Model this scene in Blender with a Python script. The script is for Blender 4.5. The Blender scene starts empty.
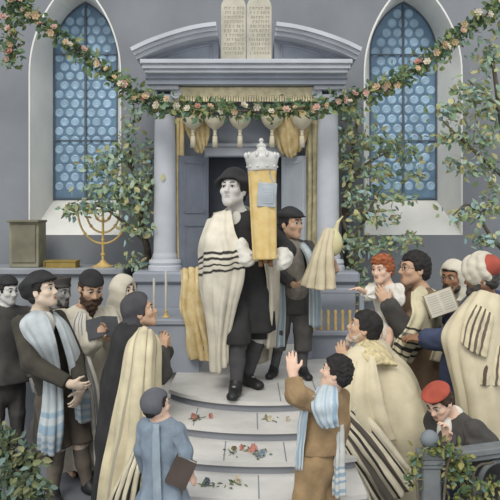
import bpy, math, random
import numpy as np
from mathutils import Vector

random.seed(7)
RNG = np.random.default_rng(7)
C = bpy.context.scene.collection
SC = bpy.context.scene

# ------------------------------------------------------------------ camera, world, sun, exposure
CAM_Z = 2.17            # eye height above the hall floor
FOC = 700.0             # focal length in pixels of the 500 px frame
cam_d = bpy.data.cameras.new('camera')
cam = bpy.data.objects.new('camera', cam_d)
C.objects.link(cam)
cam.location = (0, 0, CAM_Z)
cam.rotation_euler = (math.pi / 2, 0, 0)
cam_d.sensor_width = 36
cam_d.lens = FOC / 500 * 36
cam_d.shift_y = -35 / 500
cam_d.clip_end = 60
SC.camera = cam

wd = bpy.data.worlds.new('overcast_sky')
SC.world = wd
wd.use_nodes = True
bg = wd.node_tree.nodes['Background']
bg.inputs['Color'].default_value = (0.88, 0.89, 0.90, 1)
bg.inputs['Strength'].default_value = 1.0

sd = bpy.data.lights.new('sun', 'SUN')
sun = bpy.data.objects.new('sun', sd)
C.objects.link(sun)
sd.energy = 1.7
sd.angle = math.radians(28)
sd.color = (1.0, 0.96, 0.88)
sun.location = (-3, -2, 8)
sun.rotation_euler = (Vector((-0.2, -0.85, 0.85))).to_track_quat('Z', 'Y').to_euler()

SC.view_settings.view_transform = 'Standard'
SC.view_settings.look = 'None'
SC.view_settings.gamma = 1
SC.view_settings.exposure = 0.0
SC.view_settings.use_curve_mapping = False

# ------------------------------------------------------------------ small helpers
def V(*a):
    return np.array(a, float)

def PX(px, py, d):
    """a point of the place at distance d that the photo shows at (px, py)"""
    return V((px - 250) * d / FOC, d, CAM_Z - (py - 215) * d / FOC)

def unit(v):
    v = np.asarray(v, float)
    return v / max(np.linalg.norm(v), 1e-9)

def lin(c):
    c = c / 255.0
    return c / 12.92 if c <= 0.04045 else ((c + 0.055) / 1.055) ** 2.4

def rgb(t):
    return (lin(t[0]), lin(t[1]), lin(t[2]), 1)

MATS = {}
def mat(name, col, rough=0.85, var=0.12, scale=9.0, col2=None, bump=0.0, metal=0.0, spec=0.25, bscale=None):
    """plain procedural surface: two close tones mixed by noise, optional bump"""
    if name in MATS:
        return MATS[name]
    m = bpy.data.materials.new(name)
    m.use_nodes = True
    nt = m.node_tree
    b = nt.nodes['Principled BSDF']
    b.inputs['Roughness'].default_value = rough
    b.inputs['Metallic'].default_value = metal
    b.inputs['Specular IOR Level'].default_value = spec
    tc = nt.nodes.new('ShaderNodeTexCoord')
    nz = nt.nodes.new('ShaderNodeTexNoise')
    nz.inputs['Scale'].default_value = scale
    nz.inputs['Detail'].default_value = 4
    nt.links.new(tc.outputs['Object'], nz.inputs['Vector'])
    rp = nt.nodes.new('ShaderNodeValToRGB')
    rp.color_ramp.elements[0].position = 0.3
    rp.color_ramp.elements[1].position = 0.7
    a = col2 if col2 else tuple(max(0, c * (1 - var)) for c in col)
    z = col if col2 else tuple(min(255, c * (1 + var * 0.6)) for c in col)
    rp.color_ramp.elements[0].color = rgb(a)
    rp.color_ramp.elements[1].color = rgb(z)
    nt.links.new(nz.outputs['Fac'], rp.inputs['Fac'])
    nt.links.new(rp.outputs['Color'], b.inputs['Base Color'])
    if bump > 0:
        bn = nt.nodes.new('ShaderNodeBump')
        bn.inputs['Strength'].default_value = bump
        bn.inputs['Distance'].default_value = 0.01
        n2 = nt.nodes.new('ShaderNodeTexNoise')
        n2.inputs['Scale'].default_value = bscale or scale * 6
        nt.links.new(tc.outputs['Object'], n2.inputs['Vector'])
        nt.links.new(n2.outputs['Fac'], bn.inputs['Height'])
        nt.links.new(bn.outputs['Normal'], b.inputs['Normal'])
    MATS[name] = m
    return m

def stripe_mat(name, base, stripes, axis='Y', rough=0.9, var=0.1, jitter=0.012):
    """woven cloth with stripes across the cloth's own UV direction; stripes = [(v0, v1, colour)]"""
    if name in MATS:
        return MATS[name]
    m = mat(name, base, rough, var, 7.0, bump=0.15)
    nt = m.node_tree
    b = nt.nodes['Principled BSDF']
    uv = nt.nodes.new('ShaderNodeUVMap')
    nz = nt.nodes.new('ShaderNodeTexNoise')
    nz.inputs['Scale'].default_value = 6
    nt.links.new(uv.outputs['UV'], nz.inputs['Vector'])
    sep = nt.nodes.new('ShaderNodeSeparateXYZ')
    nt.links.new(uv.outputs['UV'], sep.inputs[0])
    ma = nt.nodes.new('ShaderNodeMath'); ma.operation = 'MULTIPLY_ADD'
    nt.links.new(nz.outputs['Fac'], ma.inputs[0])
    ma.inputs[1].default_value = jitter * 2
    nt.links.new(sep.outputs[axis], ma.inputs[2])
    prev = [l for l in nt.links if l.to_socket == b.inputs['Base Color']][0].from_socket
    groups = {}
    for v0, v1, c in stripes:
        groups.setdefault(c, []).append((v0, v1))
    for c, rs in groups.items():
        rp = nt.nodes.new('ShaderNodeValToRGB')
        e = rp.color_ramp.elements
        e[0].position = 0; e[0].color = (0, 0, 0, 1)
        e[1].position = 1; e[1].color = (0, 0, 0, 1)
        for v0, v1 in rs:
            w = (v1 - v0) * 0.12
            for q, k in ((v0, 0), (v0 + w, 1), (v1 - w, 1), (v1, 0)):
                x = e.new(min(max(q + jitter, 0.0005), 0.9995)); x.color = (k, k, k, 1)
        nt.links.new(ma.outputs[0], rp.inputs['Fac'])
        mx = nt.nodes.new('ShaderNodeMix'); mx.data_type = 'RGBA'
        nt.links.new(rp.outputs['Color'], mx.inputs['Factor'])
        nt.links.new(prev, mx.inputs[6])
        mx.inputs[7].default_value = rgb(c)
        prev = mx.outputs[2]
    nt.links.new(prev, b.inputs['Base Color'])
    return m

# ------------------------------------------------------------------ mesh builder
class MB:
    def __init__(self):
        self.v = []; self.f = []; self.m = []; self.n = 0
    def add(self, v, f, mi=0):
        v = np.asarray(v, float).reshape(-1, 3)
        self.v.append(v)
        for q in f:
            self.f.append(tuple(int(i) + self.n for i in q)); self.m.append(mi)
        self.n += len(v)
        return self
    def box(self, c, half, rz=0.0, mi=0, bev=0.0, R=None):
        """box with small chamfered edges"""
        hx, hy, hz = half
        b = min(bev, hx * .9, hy * .9, hz * .9)
        R = np.array([[math.cos(rz), -math.sin(rz), 0], [math.sin(rz), math.cos(rz), 0], [0, 0, 1]]) if R is None else np.asarray(R).T
        if b <= 0:
            v = [(sx * hx, sy * hy, sz * hz) for sx in (-1, 1) for sy in (-1, 1) for sz in (-1, 1)]
            f = [(0, 1, 3, 2), (4, 6, 7, 5), (0, 4, 5, 1), (2, 3, 7, 6), (0, 2, 6, 4), (1, 5, 7, 3)]
        else:
            v = []; idx = {}
            for sx in (-1, 1):
                for sy in (-1, 1):
                    for sz in (-1, 1):
                        for ax in range(3):
                            p = [sx * (hx - b), sy * (hy - b), sz * (hz - b)]
                            p[ax] = (sx * hx, sy * hy, sz * hz)[ax]
                            idx[(sx, sy, sz, ax)] = len(v); v.append(p)
            f = []
            for ax in range(3):
                o = [i for i in range(3) if i != ax]
                for s in (-1, 1):
                    q = []
                    for a, c2 in ((-1, -1), (1, -1), (1, 1), (-1, 1)):
                        k = [0, 0, 0]; k[ax] = s; k[o[0]] = a; k[o[1]] = c2
                        q.append(idx[(*k, ax)])
                    f.append(q)
                for a in (-1, 1):
                    for c2 in (-1, 1):
                        k0 = [0, 0, 0]; k1 = [0, 0, 0]
                        k0[ax] = -1; k1[ax] = 1
                        for k in (k0, k1):
                            k[o[0]] = a; k[o[1]] = c2
                        f.append((idx[(*k0, o[0])], idx[(*k1, o[0])], idx[(*k1, o[1])], idx[(*k0, o[1])]))
            for sx in (-1, 1):
                for sy in (-1, 1):
                    for sz in (-1, 1):
                        f.append(tuple(idx[(sx, sy, sz, a)] for a in range(3)))
        v = np.array(v) @ R.T + np.asarray(c)
        return self.add(v, f, mi)
    def tube(self, pts, radii, n=8, mi=0, cap=True):
        pts = [np.asarray(p, float) for p in pts]
        if np.isscalar(radii):
            radii = [radii] * len(pts)
        vs = []; ref = None
        for i, p in enumerate(pts):
            d = unit(pts[min(i + 1, len(pts) - 1)] - pts[max(i - 1, 0)])
            if ref is None:
                ref = unit(np.cross(d, (0, 0, 1) if abs(d[2]) < .9 else (1, 0, 0)))
            ref = unit(ref - d * ref.dot(d))
            b = np.cross(d, ref)
            for k in range(n):
                a = 2 * math.pi * k / n
                vs.append(p + radii[i] * (math.cos(a) * ref + math.sin(a) * b))
        f = []
        for i in range(len(pts) - 1):
            for k in range(n):
                k2 = (k + 1) % n
                f.append((i * n + k, i * n + k2, (i + 1) * n + k2, (i + 1) * n + k))
        if cap:
            f.append(tuple(range(n))[::-1]); f.append(tuple((len(pts) - 1) * n + k for k in range(n)))
        return self.add(vs, f, mi)
    def lathe(self, c, prof, n=24, mi=0, axis=(0, 0, 1), flute=None):
        """profile = [(radius, height)] turned about axis through c"""
        ax = unit(axis)
        e1 = unit(np.cross(ax, (0, 1, 0) if abs(ax[1]) < .9 else (1, 0, 0)))
        e2 = np.cross(ax, e1)
        vs = []
        for r, z in prof:
            for k in range(n):
                a = 2 * math.pi * k / n
                rr = r * (1 + (flute[1] * math.cos(flute[0] * a) if flute else 0))
                vs.append(np.asarray(c) + ax * z + rr * (math.cos(a) * e1 + math.sin(a) * e2))
        f = []
        for i in range(len(prof) - 1):
            for k in range(n):
                k2 = (k + 1) % n
                f.append((i * n + k, (i) * n + k2, (i + 1) * n + k2, (i + 1) * n + k))
        f.append(tuple(range(n))[::-1]); f.append(tuple((len(prof) - 1) * n + k for k in range(n)))
        return self.add(vs, f, mi)
    def ball(self, c, r, n=12, mi=0, sc=(1, 1, 1), R=None):
        vs = []; f = []
        for i in range(n // 2 + 1):
            t = math.pi * i / (n // 2)
            for k in range(n):
                a = 2 * math.pi * k / n
                vs.append((math.sin(t) * math.cos(a) * r * sc[0], math.sin(t) * math.sin(a) * r * sc[1], math.cos(t) * r * sc[2]))
        for i in range(n // 2):
            for k in range(n):
                k2 = (k + 1) % n
                f.append((i * n + k, (i + 1) * n + k, (i + 1) * n + k2, i * n + k2))
        vs = np.array(vs)
        if R is not None:
            vs = vs @ np.asarray(R)
        return self.add(vs + np.asarray(c), f, mi)
    def prism(self, poly, y0, y1, mi=0):
        """(x, z) outline extruded from y0 to y1"""
        n = len(poly)
        vs = [(x, y0, z) for x, z in poly] + [(x, y1, z) for x, z in poly]
        f = [tuple(range(n)), tuple(range(2 * n - 1, n - 1, -1))]
        for i in range(n):
            j = (i + 1) % n
            f.append((i, n + i, n + j, j))
        return self.add(vs, f, mi)
    def build(self, name, mats, parent=None, smooth=True, uv=None, angle=None):
        v = np.concatenate(self.v) if self.v else np.zeros((0, 3))
        return mk(name, v, self.f, mats, self.m, parent, smooth, uv, angle)

def mk(name, v, f, mats, mi=None, parent=None, smooth=True, uv=None, angle=None):
    v = np.asarray(v, float)
    org = np.array(parent['_o']) if parent is not None and '_o' in parent else None
    if org is None:
        # thing that is one mesh: its origin goes to the foot of its own box
        org = np.array([(v[:, 0].min() + v[:, 0].max()) / 2, (v[:, 1].min() + v[:, 1].max()) / 2, v[:, 2].min()])
        loc = org
    else:
        loc = np.zeros(3)
    me = bpy.data.meshes.new(name)
    me.from_pydata((v - org).tolist(), [], f if isinstance(f, list) else f.tolist())
    for m in (mats if isinstance(mats, (list, tuple)) else [mats]):
        me.materials.append(m)
    if mi is not None and len(mi) and (np.max(mi) > 0):
        me.polygons.foreach_set('material_index', np.asarray(mi, dtype=np.int32))
    me.polygons.foreach_set('use_smooth', [bool(smooth)] * len(me.polygons))
    if uv is not None:
        l = me.uv_layers.new(name='UVMap')
        li = np.zeros(len(me.loops), dtype=np.int32)
        me.loops.foreach_get('vertex_index', li)
        l.data.foreach_set('uv', np.asarray(uv, np.float32)[li].ravel())
    me.update()
    o = bpy.data.objects.new(name, me)
    C.objects.link(o)
    o.location = loc
    o['_o'] = [float(x) for x in org]
    if parent is not None:
        o.parent = parent
    if smooth and angle:
        try:
            me.set_sharp_from_angle(angle=math.radians(angle))
        except Exception:
            pass
    return o

def tag(o, label=None, cat=None, group=None, kind=None):
    if label: o['label'] = label
    if cat: o['category'] = cat
    if group: o['group'] = group
    if kind: o['kind'] = kind
    return o

def thing(name, label, cat, loc, group=None):
    o = bpy.data.objects.new(name, None)
    C.objects.link(o)
    o.empty_display_size = 0.05
    o.location = tuple(loc)
    o['_o'] = [float(x) for x in loc]
    return tag(o, label, cat, group)

# ------------------------------------------------------------------ cloth sheets from control grids
def spline(P, n):
    """Catmull-Rom along axis 0, n samples"""
    P = np.asarray(P, float)
    m = len(P)
    E = np.concatenate([[2 * P[0] - P[1]], P, [2 * P[-1] - P[-2]]])
    out = []
    for s in np.linspace(0, m - 1, n):
        i = min(int(s), m - 2); t = s - i
        a, b, c, d = E[i], E[i + 1], E[i + 2], E[i + 3]
        out.append(.5 * ((2 * b) + (-a + c) * t + (2 * a - 5 * b + 4 * c - d) * t * t + (-a + 3 * b - 3 * c + d) * t ** 3))
    return np.array(out)

def sheet(name, grid, mats, parent=None, n=(40, 30), thick=0.012, folds=(), px=True, seed=0, swap=False, wob=0.004):
    """cloth: grid[row][col] of (px, py, distance) (or points), rows run down the cloth (v), columns across it (u).
    folds: [(count across, amplitude at the top, amplitude at the bottom, phase)]"""
    G = np.array([[PX(*q) if px else np.asarray(q, float) for q in r] for r in grid])
    G = spline(G, n[0])
    G = np.swapaxes(spline(np.swapaxes(G, 0, 1), n[1]), 0, 1)
    nr, nc = n
    def normals(G):
        du = np.gradient(G, axis=1); dv = np.gradient(G, axis=0)
        N = np.cross(du, dv)
        return N / np.maximum(np.linalg.norm(N, axis=2, keepdims=True), 1e-9)
    N = normals(G)
    u = np.linspace(0, 1, nc)[None, :]; v = np.linspace(0, 1, nr)[:, None]
    rg = np.random.default_rng(seed + 3)
    disp = np.zeros((nr, nc))
    for cnt, a0, a1, ph in folds:
        w = 2 * math.pi * cnt * (u + 0.04 * np.sin(5 * v + ph)) + ph
        disp += (a0 + (a1 - a0) * v) * (np.sin(w) + .35 * np.sin(1.7 * w + 2 * v + 1))
    disp += wob * np.sin(7 * u + 9 * v + rg.random() * 6) * np.sin(11 * v - 5 * u + rg.random() * 6)
    G = G + N * disp[..., None]
    N = normals(G)
    A = (G + N * thick / 2).reshape(-1, 3); B = (G - N * thick / 2).reshape(-1, 3)
    vs = np.concatenate([A, B]); f = []
    o = nr * nc
    for i in range(nr - 1):
        for j in range(nc - 1):
            a = i * nc + j
            f.append((a, a + nc, a + nc + 1, a + 1))
            f.append((o + a, o + a + 1, o + a + nc + 1, o + a + nc))
    for i in range(nr - 1):
        for j in (0, nc - 1):
            a = i * nc + j
            q = (a, o + a, o + a + nc, a + nc)
            f.append(q if j == 0 else q[::-1])
    for j in range(nc - 1):
        for i in (0, nr - 1):
            a = i * nc + j
            q = (a, a + 1, o + a + 1, o + a)
            f.append(q if i == 0 else q[::-1])
    U, W = np.broadcast_arrays(u, v)
    uv = np.stack([U.ravel(), W.ravel()], 1)
    uv = np.concatenate([uv, uv])
    return mk(name, vs, f, mats, None, parent, True, uv)

# ------------------------------------------------------------------ organic solids: blended rounded cones and ellipsoids, meshed
def smin(a, b, k):
    h = np.maximum(k - np.abs(a - b), 0) / k
    return np.minimum(a, b) - h * h * k * .25

def cone(a, b, ra, rb, k=.02, fl=None, q=1.0, folds=None, flat=False, op='+'):
    return dict(t='c', a=np.asarray(a, float), b=np.asarray(b, float), ra=ra, rb=rb, k=k, fl=fl, q=q, folds=folds, flat=flat, op=op)

def ell(c, rad, R=None, k=.02, op='+'):
    return dict(t='e', c=np.asarray(c, float), rad=np.asarray(rad, float), R=np.eye(3) if R is None else np.asarray(R, float), k=k, op=op)

def rbox(c, half, R=None, k=.01, rnd=.01, op='+'):
    return dict(t='b', c=np.asarray(c, float), rad=np.asarray(half, float), R=np.eye(3) if R is None else np.asarray(R, float), k=k, rnd=rnd, op=op)

def plane(p, n):
    """keeps the side n points away from"""
    return dict(t='p', c=np.asarray(p, float), n=unit(n), k=.004, op='&')

def _bounds(s):
    if s['t'] == 'c':
        m = max(s['ra'], s['rb']) * max(1, s['q'])
        if s['folds']:
            m += max(abs(s['folds'][1]), abs(s['folds'][2])) * 1.6
        return np.minimum(s['a'], s['b']) - m, np.maximum(s['a'], s['b']) + m
    r = np.abs(s['R'].T) @ s['rad']
    return s['c'] - r, s['c'] + r

def _eval(s, X, Y, Z):
    if s['t'] == 'c':
        a = s['a']; ba = s['b'] - a; L2 = max(ba.dot(ba), 1e-9)
        x = X - a[0]; y = Y - a[1]; z = Z - a[2]
        t = (x * ba[0] + y * ba[1] + z * ba[2]) / L2
        tc = np.clip(t, 0, 1)
        rx = x - tc * ba[0]; ry = y - tc * ba[1]; rz = z - tc * ba[2]
        if s['fl'] is not None and s['q'] != 1:
            f = unit(s['fl'])
            cp = (rx * f[0] + ry * f[1] + rz * f[2]) * (1 / s['q'] - 1)
            rx = rx + cp * f[0]; ry = ry + cp * f[1]; rz = rz + cp * f[2]
        r = s['ra'] + (s['rb'] - s['ra']) * tc
        if s['folds']:
            n, a0, a1, ph, tw = s['folds']
            ax = unit(ba)
            e1 = unit(np.cross(ax, (0, 1, 0) if abs(ax[1]) < .8 else (1, 0, 0))); e2 = np.cross(ax, e1)
            th = np.arctan2(rx * e2[0] + ry * e2[1] + rz * e2[2], rx * e1[0] + ry * e1[1] + rz * e1[2])
            am = a0 + (a1 - a0) * tc
            r = r + am * (np.cos(n * th + ph + tw * tc) + .5 * np.cos((n + 3) * th + 2.1 * ph - tw * tc * 1.5) + .3 * np.cos((2 * n - 3) * th + ph * 3 + tw * tc))
        d = np.sqrt(rx * rx + ry * ry + rz * rz) - r
        if s['flat']:
            d = np.maximum(d, (np.abs(t - .5) - .5) * math.sqrt(L2))
        return d
    if s['t'] == 'p':
        return (X - s['c'][0]) * s['n'][0] + (Y - s['c'][1]) * s['n'][1] + (Z - s['c'][2]) * s['n'][2]
    x = X - s['c'][0]; y = Y - s['c'][1]; z = Z - s['c'][2]
    R = s['R']
    l = [x * R[i][0] + y * R[i][1] + z * R[i][2] for i in range(3)]
    if s['t'] == 'e':
        r = s['rad']
        k0 = np.sqrt(sum((l[i] / r[i]) ** 2 for i in range(3)))
        k1 = np.sqrt(sum((l[i] / r[i] ** 2) ** 2 for i in range(3)))
        return k0 * (k0 - 1) / np.maximum(k1, 1e-6)
    q = [np.abs(l[i]) - (s['rad'][i] - s['rnd']) for i in range(3)]
    out = np.sqrt(sum(np.maximum(w, 0) ** 2 for w in q))
    return out + np.minimum(np.maximum(np.maximum(q[0], q[1]), q[2]), 0) - s['rnd']

def solid(prims, h=.008, noise=None, smooth=1):
    ups = [s for s in prims if s['op'] == '+']
    bs = [_bounds(s) for s in ups]
    pad = 4 * h + .02
    lo = np.min([b[0] for b in bs], 0) - pad
    hi = np.max([b[1] for b in bs], 0) + pad
    n = np.ceil((hi - lo) / h).astype(int) + 1
    D = np.full(n, 1e2, np.float32)
    ax = [lo[i] + h * np.arange(n[i], dtype=np.float32) for i in range(3)]
    for s in prims:
        if s['t'] == 'p':
            d = _eval(s, ax[0][:, None, None], ax[1][None, :, None], ax[2][None, None, :])
            D = np.maximum(D, d.astype(np.float32)); continue
        a, b = _bounds(s)
        m = s['k'] + 3 * h + (.05 if s['t'] == 'c' and s['q'] < 1 else .012)
        i0 = np.clip(((a - m - lo) / h).astype(int), 0, n - 1); i1 = np.clip(((b + m - lo) / h).astype(int) + 2, 1, n)
        sl = tuple(slice(i0[i], i1[i]) for i in range(3))
        X = ax[0][sl[0]][:, None, None]; Y = ax[1][sl[1]][None, :, None]; Z = ax[2][sl[2]][None, None, :]
        d = _eval(s, X, Y, Z).astype(np.float32)
        if s['op'] == '+':
            D[sl] = smin(D[sl], d, s['k'])
        else:
            D[sl] = -smin(-D[sl], d, s['k'])
    if noise:
        am, fr = noise
        X = ax[0][:, None, None] * fr; Y = ax[1][None, :, None] * fr; Z = ax[2][None, None, :] * fr
        band = np.abs(D) < am * 3 + 4 * h
        nz = np.sin(X + 1.7 * np.sin(.6 * Y + .3) + .8 * np.sin(Z)) * np.sin(Y + 1.3 * np.sin(.7 * Z + 1)) + np.sin(1.9 * Z + 1.5 * np.sin(.8 * X + 2)) * .6
        D = np.where(band, D + am * nz.astype(np.float32), D)
    return nets(D, lo, h, smooth)

def nets(D, lo, h, smooth=1):
    S = D < 0
    sh = [(i, j, k) for i in (0, 1) for j in (0, 1) for k in (0, 1)]
    n = np.array(D.shape)
    cnt = np.zeros(n - 1, np.uint8)
    for i, j, k in sh:
        cnt += S[i:n[0] - 1 + i, j:n[1] - 1 + j, k:n[2] - 1 + k]
    act = (cnt > 0) & (cnt < 8)
    idx = np.argwhere(act)
    vid = np.full(act.shape, -1, np.int32)
    vid[act] = np.arange(len(idx))
    val = np.stack([D[idx[:, 0] + i, idx[:, 1] + j, idx[:, 2] + k] for i, j, k in sh], 1)
    acc = np.zeros((len(idx), 3)); num = np.zeros(len(idx))
    for p in range(8):
        for q in range(p + 1, 8):
            a, b = np.array(sh[p]), np.array(sh[q])
            if np.abs(a - b).sum() != 1:
                continue
            va, vb = val[:, p], val[:, q]
            cr = (va < 0) != (vb < 0)
            t = np.where(cr, va / np.where(cr, va - vb, 1), 0)
            acc += np.where(cr[:, None], a + t[:, None] * (b - a), 0)
            num += cr
    verts = lo + h * (idx + acc / num[:, None])
    faces = []
    for axis in range(3):
        o1, o2 = [(1, 2), (2, 0), (0, 1)][axis]
        sl0 = [slice(None)] * 3; sl1 = [slice(None)] * 3
        sl0[axis] = slice(0, -1); sl1[axis] = slice(1, None)
        A = S[tuple(sl0)]; B = S[tuple(sl1)]
        e = np.argwhere(A != B)
        ok = (e[:, o1] > 0) & (e[:, o2] > 0) & (e[:, o1] < n[o1] - 1) & (e[:, o2] < n[o2] - 1)
        e = e[ok]
        ins = A[e[:, 0], e[:, 1], e[:, 2]]
        q = []
        for d1, d2 in ((-1, -1), (0, -1), (0, 0), (-1, 0)):
            c = e.copy(); c[:, o1] += d1; c[:, o2] += d2
            q.append(vid[c[:, 0], c[:, 1], c[:, 2]])
        q = np.stack(q, 1)
        q[~ins] = q[~ins][:, ::-1]
        faces.append(q)
    F = np.concatenate(faces)
    for _ in range(smooth):
        s = np.zeros_like(verts); c = np.zeros(len(verts))
        for a, b in ((0, 1), (1, 2), (2, 3), (3, 0)):
            np.add.at(s, F[:, a], verts[F[:, b]]); np.add.at(c, F[:, a], 1)
            np.add.at(s, F[:, b], verts[F[:, a]]); np.add.at(c, F[:, b], 1)
        verts = .5 * verts + .5 * s / np.maximum(c, 1)[:, None]
    return verts, F

def blob(name, prims, mats, parent=None, h=.009, noise=None, smooth=1, matfn=None):
    v, f = solid(prims, h, noise, smooth)
    mi = None
    if matfn is not None:
        mi = matfn(v[f].mean(1))
    return mk(name, v, f, mats, mi, parent, True)

# ------------------------------------------------------------------ materials of the place
M_wall = mat('wall_plaster', (133, 137, 143), 0.95, 0.07, 1.6, bump=0.12, bscale=30)
M_reveal = mat('pale_lit_plaster', (226, 226, 222), 0.95, 0.05, 2.0, bump=0.1, bscale=30)  # pale jambs, raised further: window light on the reveal is in the colour
M_floor = mat('floor_stone', (120, 124, 131), 0.9, 0.12, 2.2, bump=0.1)
M_dado = mat('ledge_stone', (150, 154, 160), 0.9, 0.08, 2.5)
M_ark = mat('painted_stone', (152, 158, 169), 0.85, 0.07, 3.0)
M_col = mat('column_stone', (190, 194, 201), 0.8, 0.06, 3.0)
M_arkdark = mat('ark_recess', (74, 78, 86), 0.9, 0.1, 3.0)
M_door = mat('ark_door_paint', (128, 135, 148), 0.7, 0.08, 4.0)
M_doorl = mat('ark_door_paler', (176, 183, 190), 0.7, 0.06, 4.0)  # right leaf, a paler tone than the left
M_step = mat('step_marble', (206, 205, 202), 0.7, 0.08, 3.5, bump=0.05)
M_riser = mat('riser_shade_and_joint', (136, 140, 148), 0.8, 0.06, 3.0)  # shade on the risers put into a greyer tone; slab joints share it
M_glass = mat('window_glass', (104, 134, 160), 0.35, 0.12, 6.0, spec=0.5)
M_roundel = mat('bottle_glass', (158, 188, 212), 0.3, 0.14, 5.0, spec=0.5)
M_lead = mat('lead_came', (92, 102, 114), 0.6, 0.1, 8.0)
M_gold = mat('gilt_brass', (222, 190, 122), 0.45, 0.12, 9.0, metal=0.15, spec=0.5)
M_goldcloth = mat('gold_brocade', (214, 198, 156), 0.85, 0.2, 14.0, col2=(190, 166, 116), bump=0.4, bscale=70)
M_cream = mat('cream_cloth', (214, 206, 182), 0.9, 0.07, 6.0)
M_tablet = mat('tablet_stone', (188, 184, 170), 0.9, 0.1, 6.0, bump=0.15)
M_ink = mat('carved_letters', (170, 164, 148), 0.9, 0.05)

WALL_Y = 7.5
GLASS_Y = 8.0

# ------------------------------------------------------------------ back wall with two pointed windows
def arch(cx, h, z0, zs, rise, n=14):
    """pointed outline from bottom left, over the point, to bottom right: (x, z)"""
    R = (h * h + rise * rise) / (2 * h)
    pts = [(cx - h, z0), (cx - h, (z0 + zs) / 2), (cx - h, zs)]
    a1 = math.asin(rise / R)
    for i in range(1, n + 1):
        a = a1 * i / n
        pts.append((cx - h + R - R * math.cos(a), zs + R * math.sin(a)))
    right = [(2 * cx - x, z) for x, z in pts[:-1]][::-1]
    return pts + right

WIN = [dict(cx=-1.875, h=.482, g=.366), dict(cx=1.748, h=.515, g=.382)]
Z0F, ZSF, RF = 1.956, 3.67, 1.04
Z0G, ZSG, RG = 2.34, 4.02, .58
w = MB()
X0, X1, ZT = -5.0, 5.0, 6.2
def wbox(x0, x1, z0, z1):
    w.box(((x0 + x1) / 2, WALL_Y + .45, (z0 + z1) / 2), ((x1 - x0) / 2, .45, (z1 - z0) / 2))
wbox(X0, X1, -0.1, Z0F)
edges = [X0, WIN[0]['cx'] - WIN[0]['h'], WIN[0]['cx'] + WIN[0]['h'], WIN[1]['cx'] - WIN[1]['h'], WIN[1]['cx'] + WIN[1]['h'], X1]
for i in (0, 2, 4):
    wbox(edges[i], edges[i + 1], Z0F, ZT)
for q in WIN:
    a = arch(q['cx'], q['h'], Z0F, ZSF, RF)[2:-2]
    for (xa, za), (xb, zb) in zip(a, a[1:]):
        w.prism([(xa, za), (xb, zb), (xb, ZT), (xa, ZT)], WALL_Y, WALL_Y + .9)
tag(w.build('wall_back', M_wall, smooth=False), kind='structure')

fl = MB()
fl.box((0, 4.2, -.1), (5.2, 5.0, .1))
tag(fl.build('floor', M_floor, smooth=False), kind='structure')

def window(i, q):
    cx = q['cx']
    fo = arch(cx, q['h'], Z0F, ZSF, RF); go = arch(cx, q['g'], Z0G, ZSG, RG)
    # splayed reveal and sloping sill
    m = MB()
    n = len(fo)
    inner = [(x, WALL_Y - .004, z) for x, z in fo] + [(x, GLASS_Y, z) for x, z in go]
    f = []
    for k in range(n):
        j = (k + 1) % n
        f.append((k, j, n + j, n + k))
    m.add(inner, f)
    ou = [(cx + (x - cx) * 1.03, WALL_Y - .004, z + (.02 if z > ZSF else 0)) for x, z in fo]
    # thin raised edge round the opening
    k0 = m.n
    fo3 = [(x, WALL_Y - .004, z) for x, z in fo]
    m.add(ou + fo3, [(k, n + k, n + (k + 1), k + 1) for k in range(n - 1)])
    tag(m.build('trim_%d' % (i + 1), M_reveal, smooth=False), kind='structure')
    # glazing
    root = bpy.data.objects.new('window_%d' % (i + 1), None); C.objects.link(root)
    root.location = (cx, GLASS_Y, Z0G); root['_o'] = [cx, GLASS_Y, Z0G]; tag(root, kind='structure')
    g = MB(); g.prism(go, GLASS_Y, GLASS_Y + .03)
    def inside(x, z):
        if z < Z0G or abs(x - cx) > q['g']: return False
        if z <= ZSG: return True
        R = (q['g'] ** 2 + RG ** 2) / (2 * q['g'])
        return math.hypot(abs(x - cx) + R - q['g'], z - ZSG) < R
    dx = q['g'] * 2 / 6.0; r = dx * .43; row = 0; z = Z0G + .05
    while z < Z0G + 2.4:
        for c in range(-5, 6):
            x = cx + (c + (.5 if row % 2 else 0)) * dx
            if inside(x + r * .55 * (1 if x > cx else -1), z + r * .5) and inside(x, z - r):
                g.lathe((x, GLASS_Y + .002, z), [(r, 0), (r * .92, .008), (r * .7, .013), (r * .3, .009), (.001, .012)], 12, 1, axis=(0, -1, 0))
        z += dx * .86; row += 1
    g.build('pane', [M_glass, M_roundel], root, smooth=False)
    l = MB()
    l.box((cx, GLASS_Y - .012, (Z0G + ZSG + RG) / 2), (.012, .014, (ZSG + RG - Z0G) / 2))
    for zb in (Z0G + .02, 3.02, ZSG - .02):
        l.box((cx, GLASS_Y - .012, zb), (q['g'], .010, .007))
    pts = [(x, GLASS_Y - .01, z) for x, z in go]
    l.tube(pts, .017, 6)
    l.build('window_frame', M_lead, root, smooth=False)
for i, q in enumerate(WIN):
    window(i, q)

# stone ledge along the foot of the wall, left
m = MB()
m.box((-3.2, 7.23, .79), (1.93, .27, .79))
m.box((-3.2, 7.21, 1.61), (1.95, .30, .033), bev=.012)
tag(m.build('ledge', M_dado, smooth=False), kind='structure')

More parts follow.
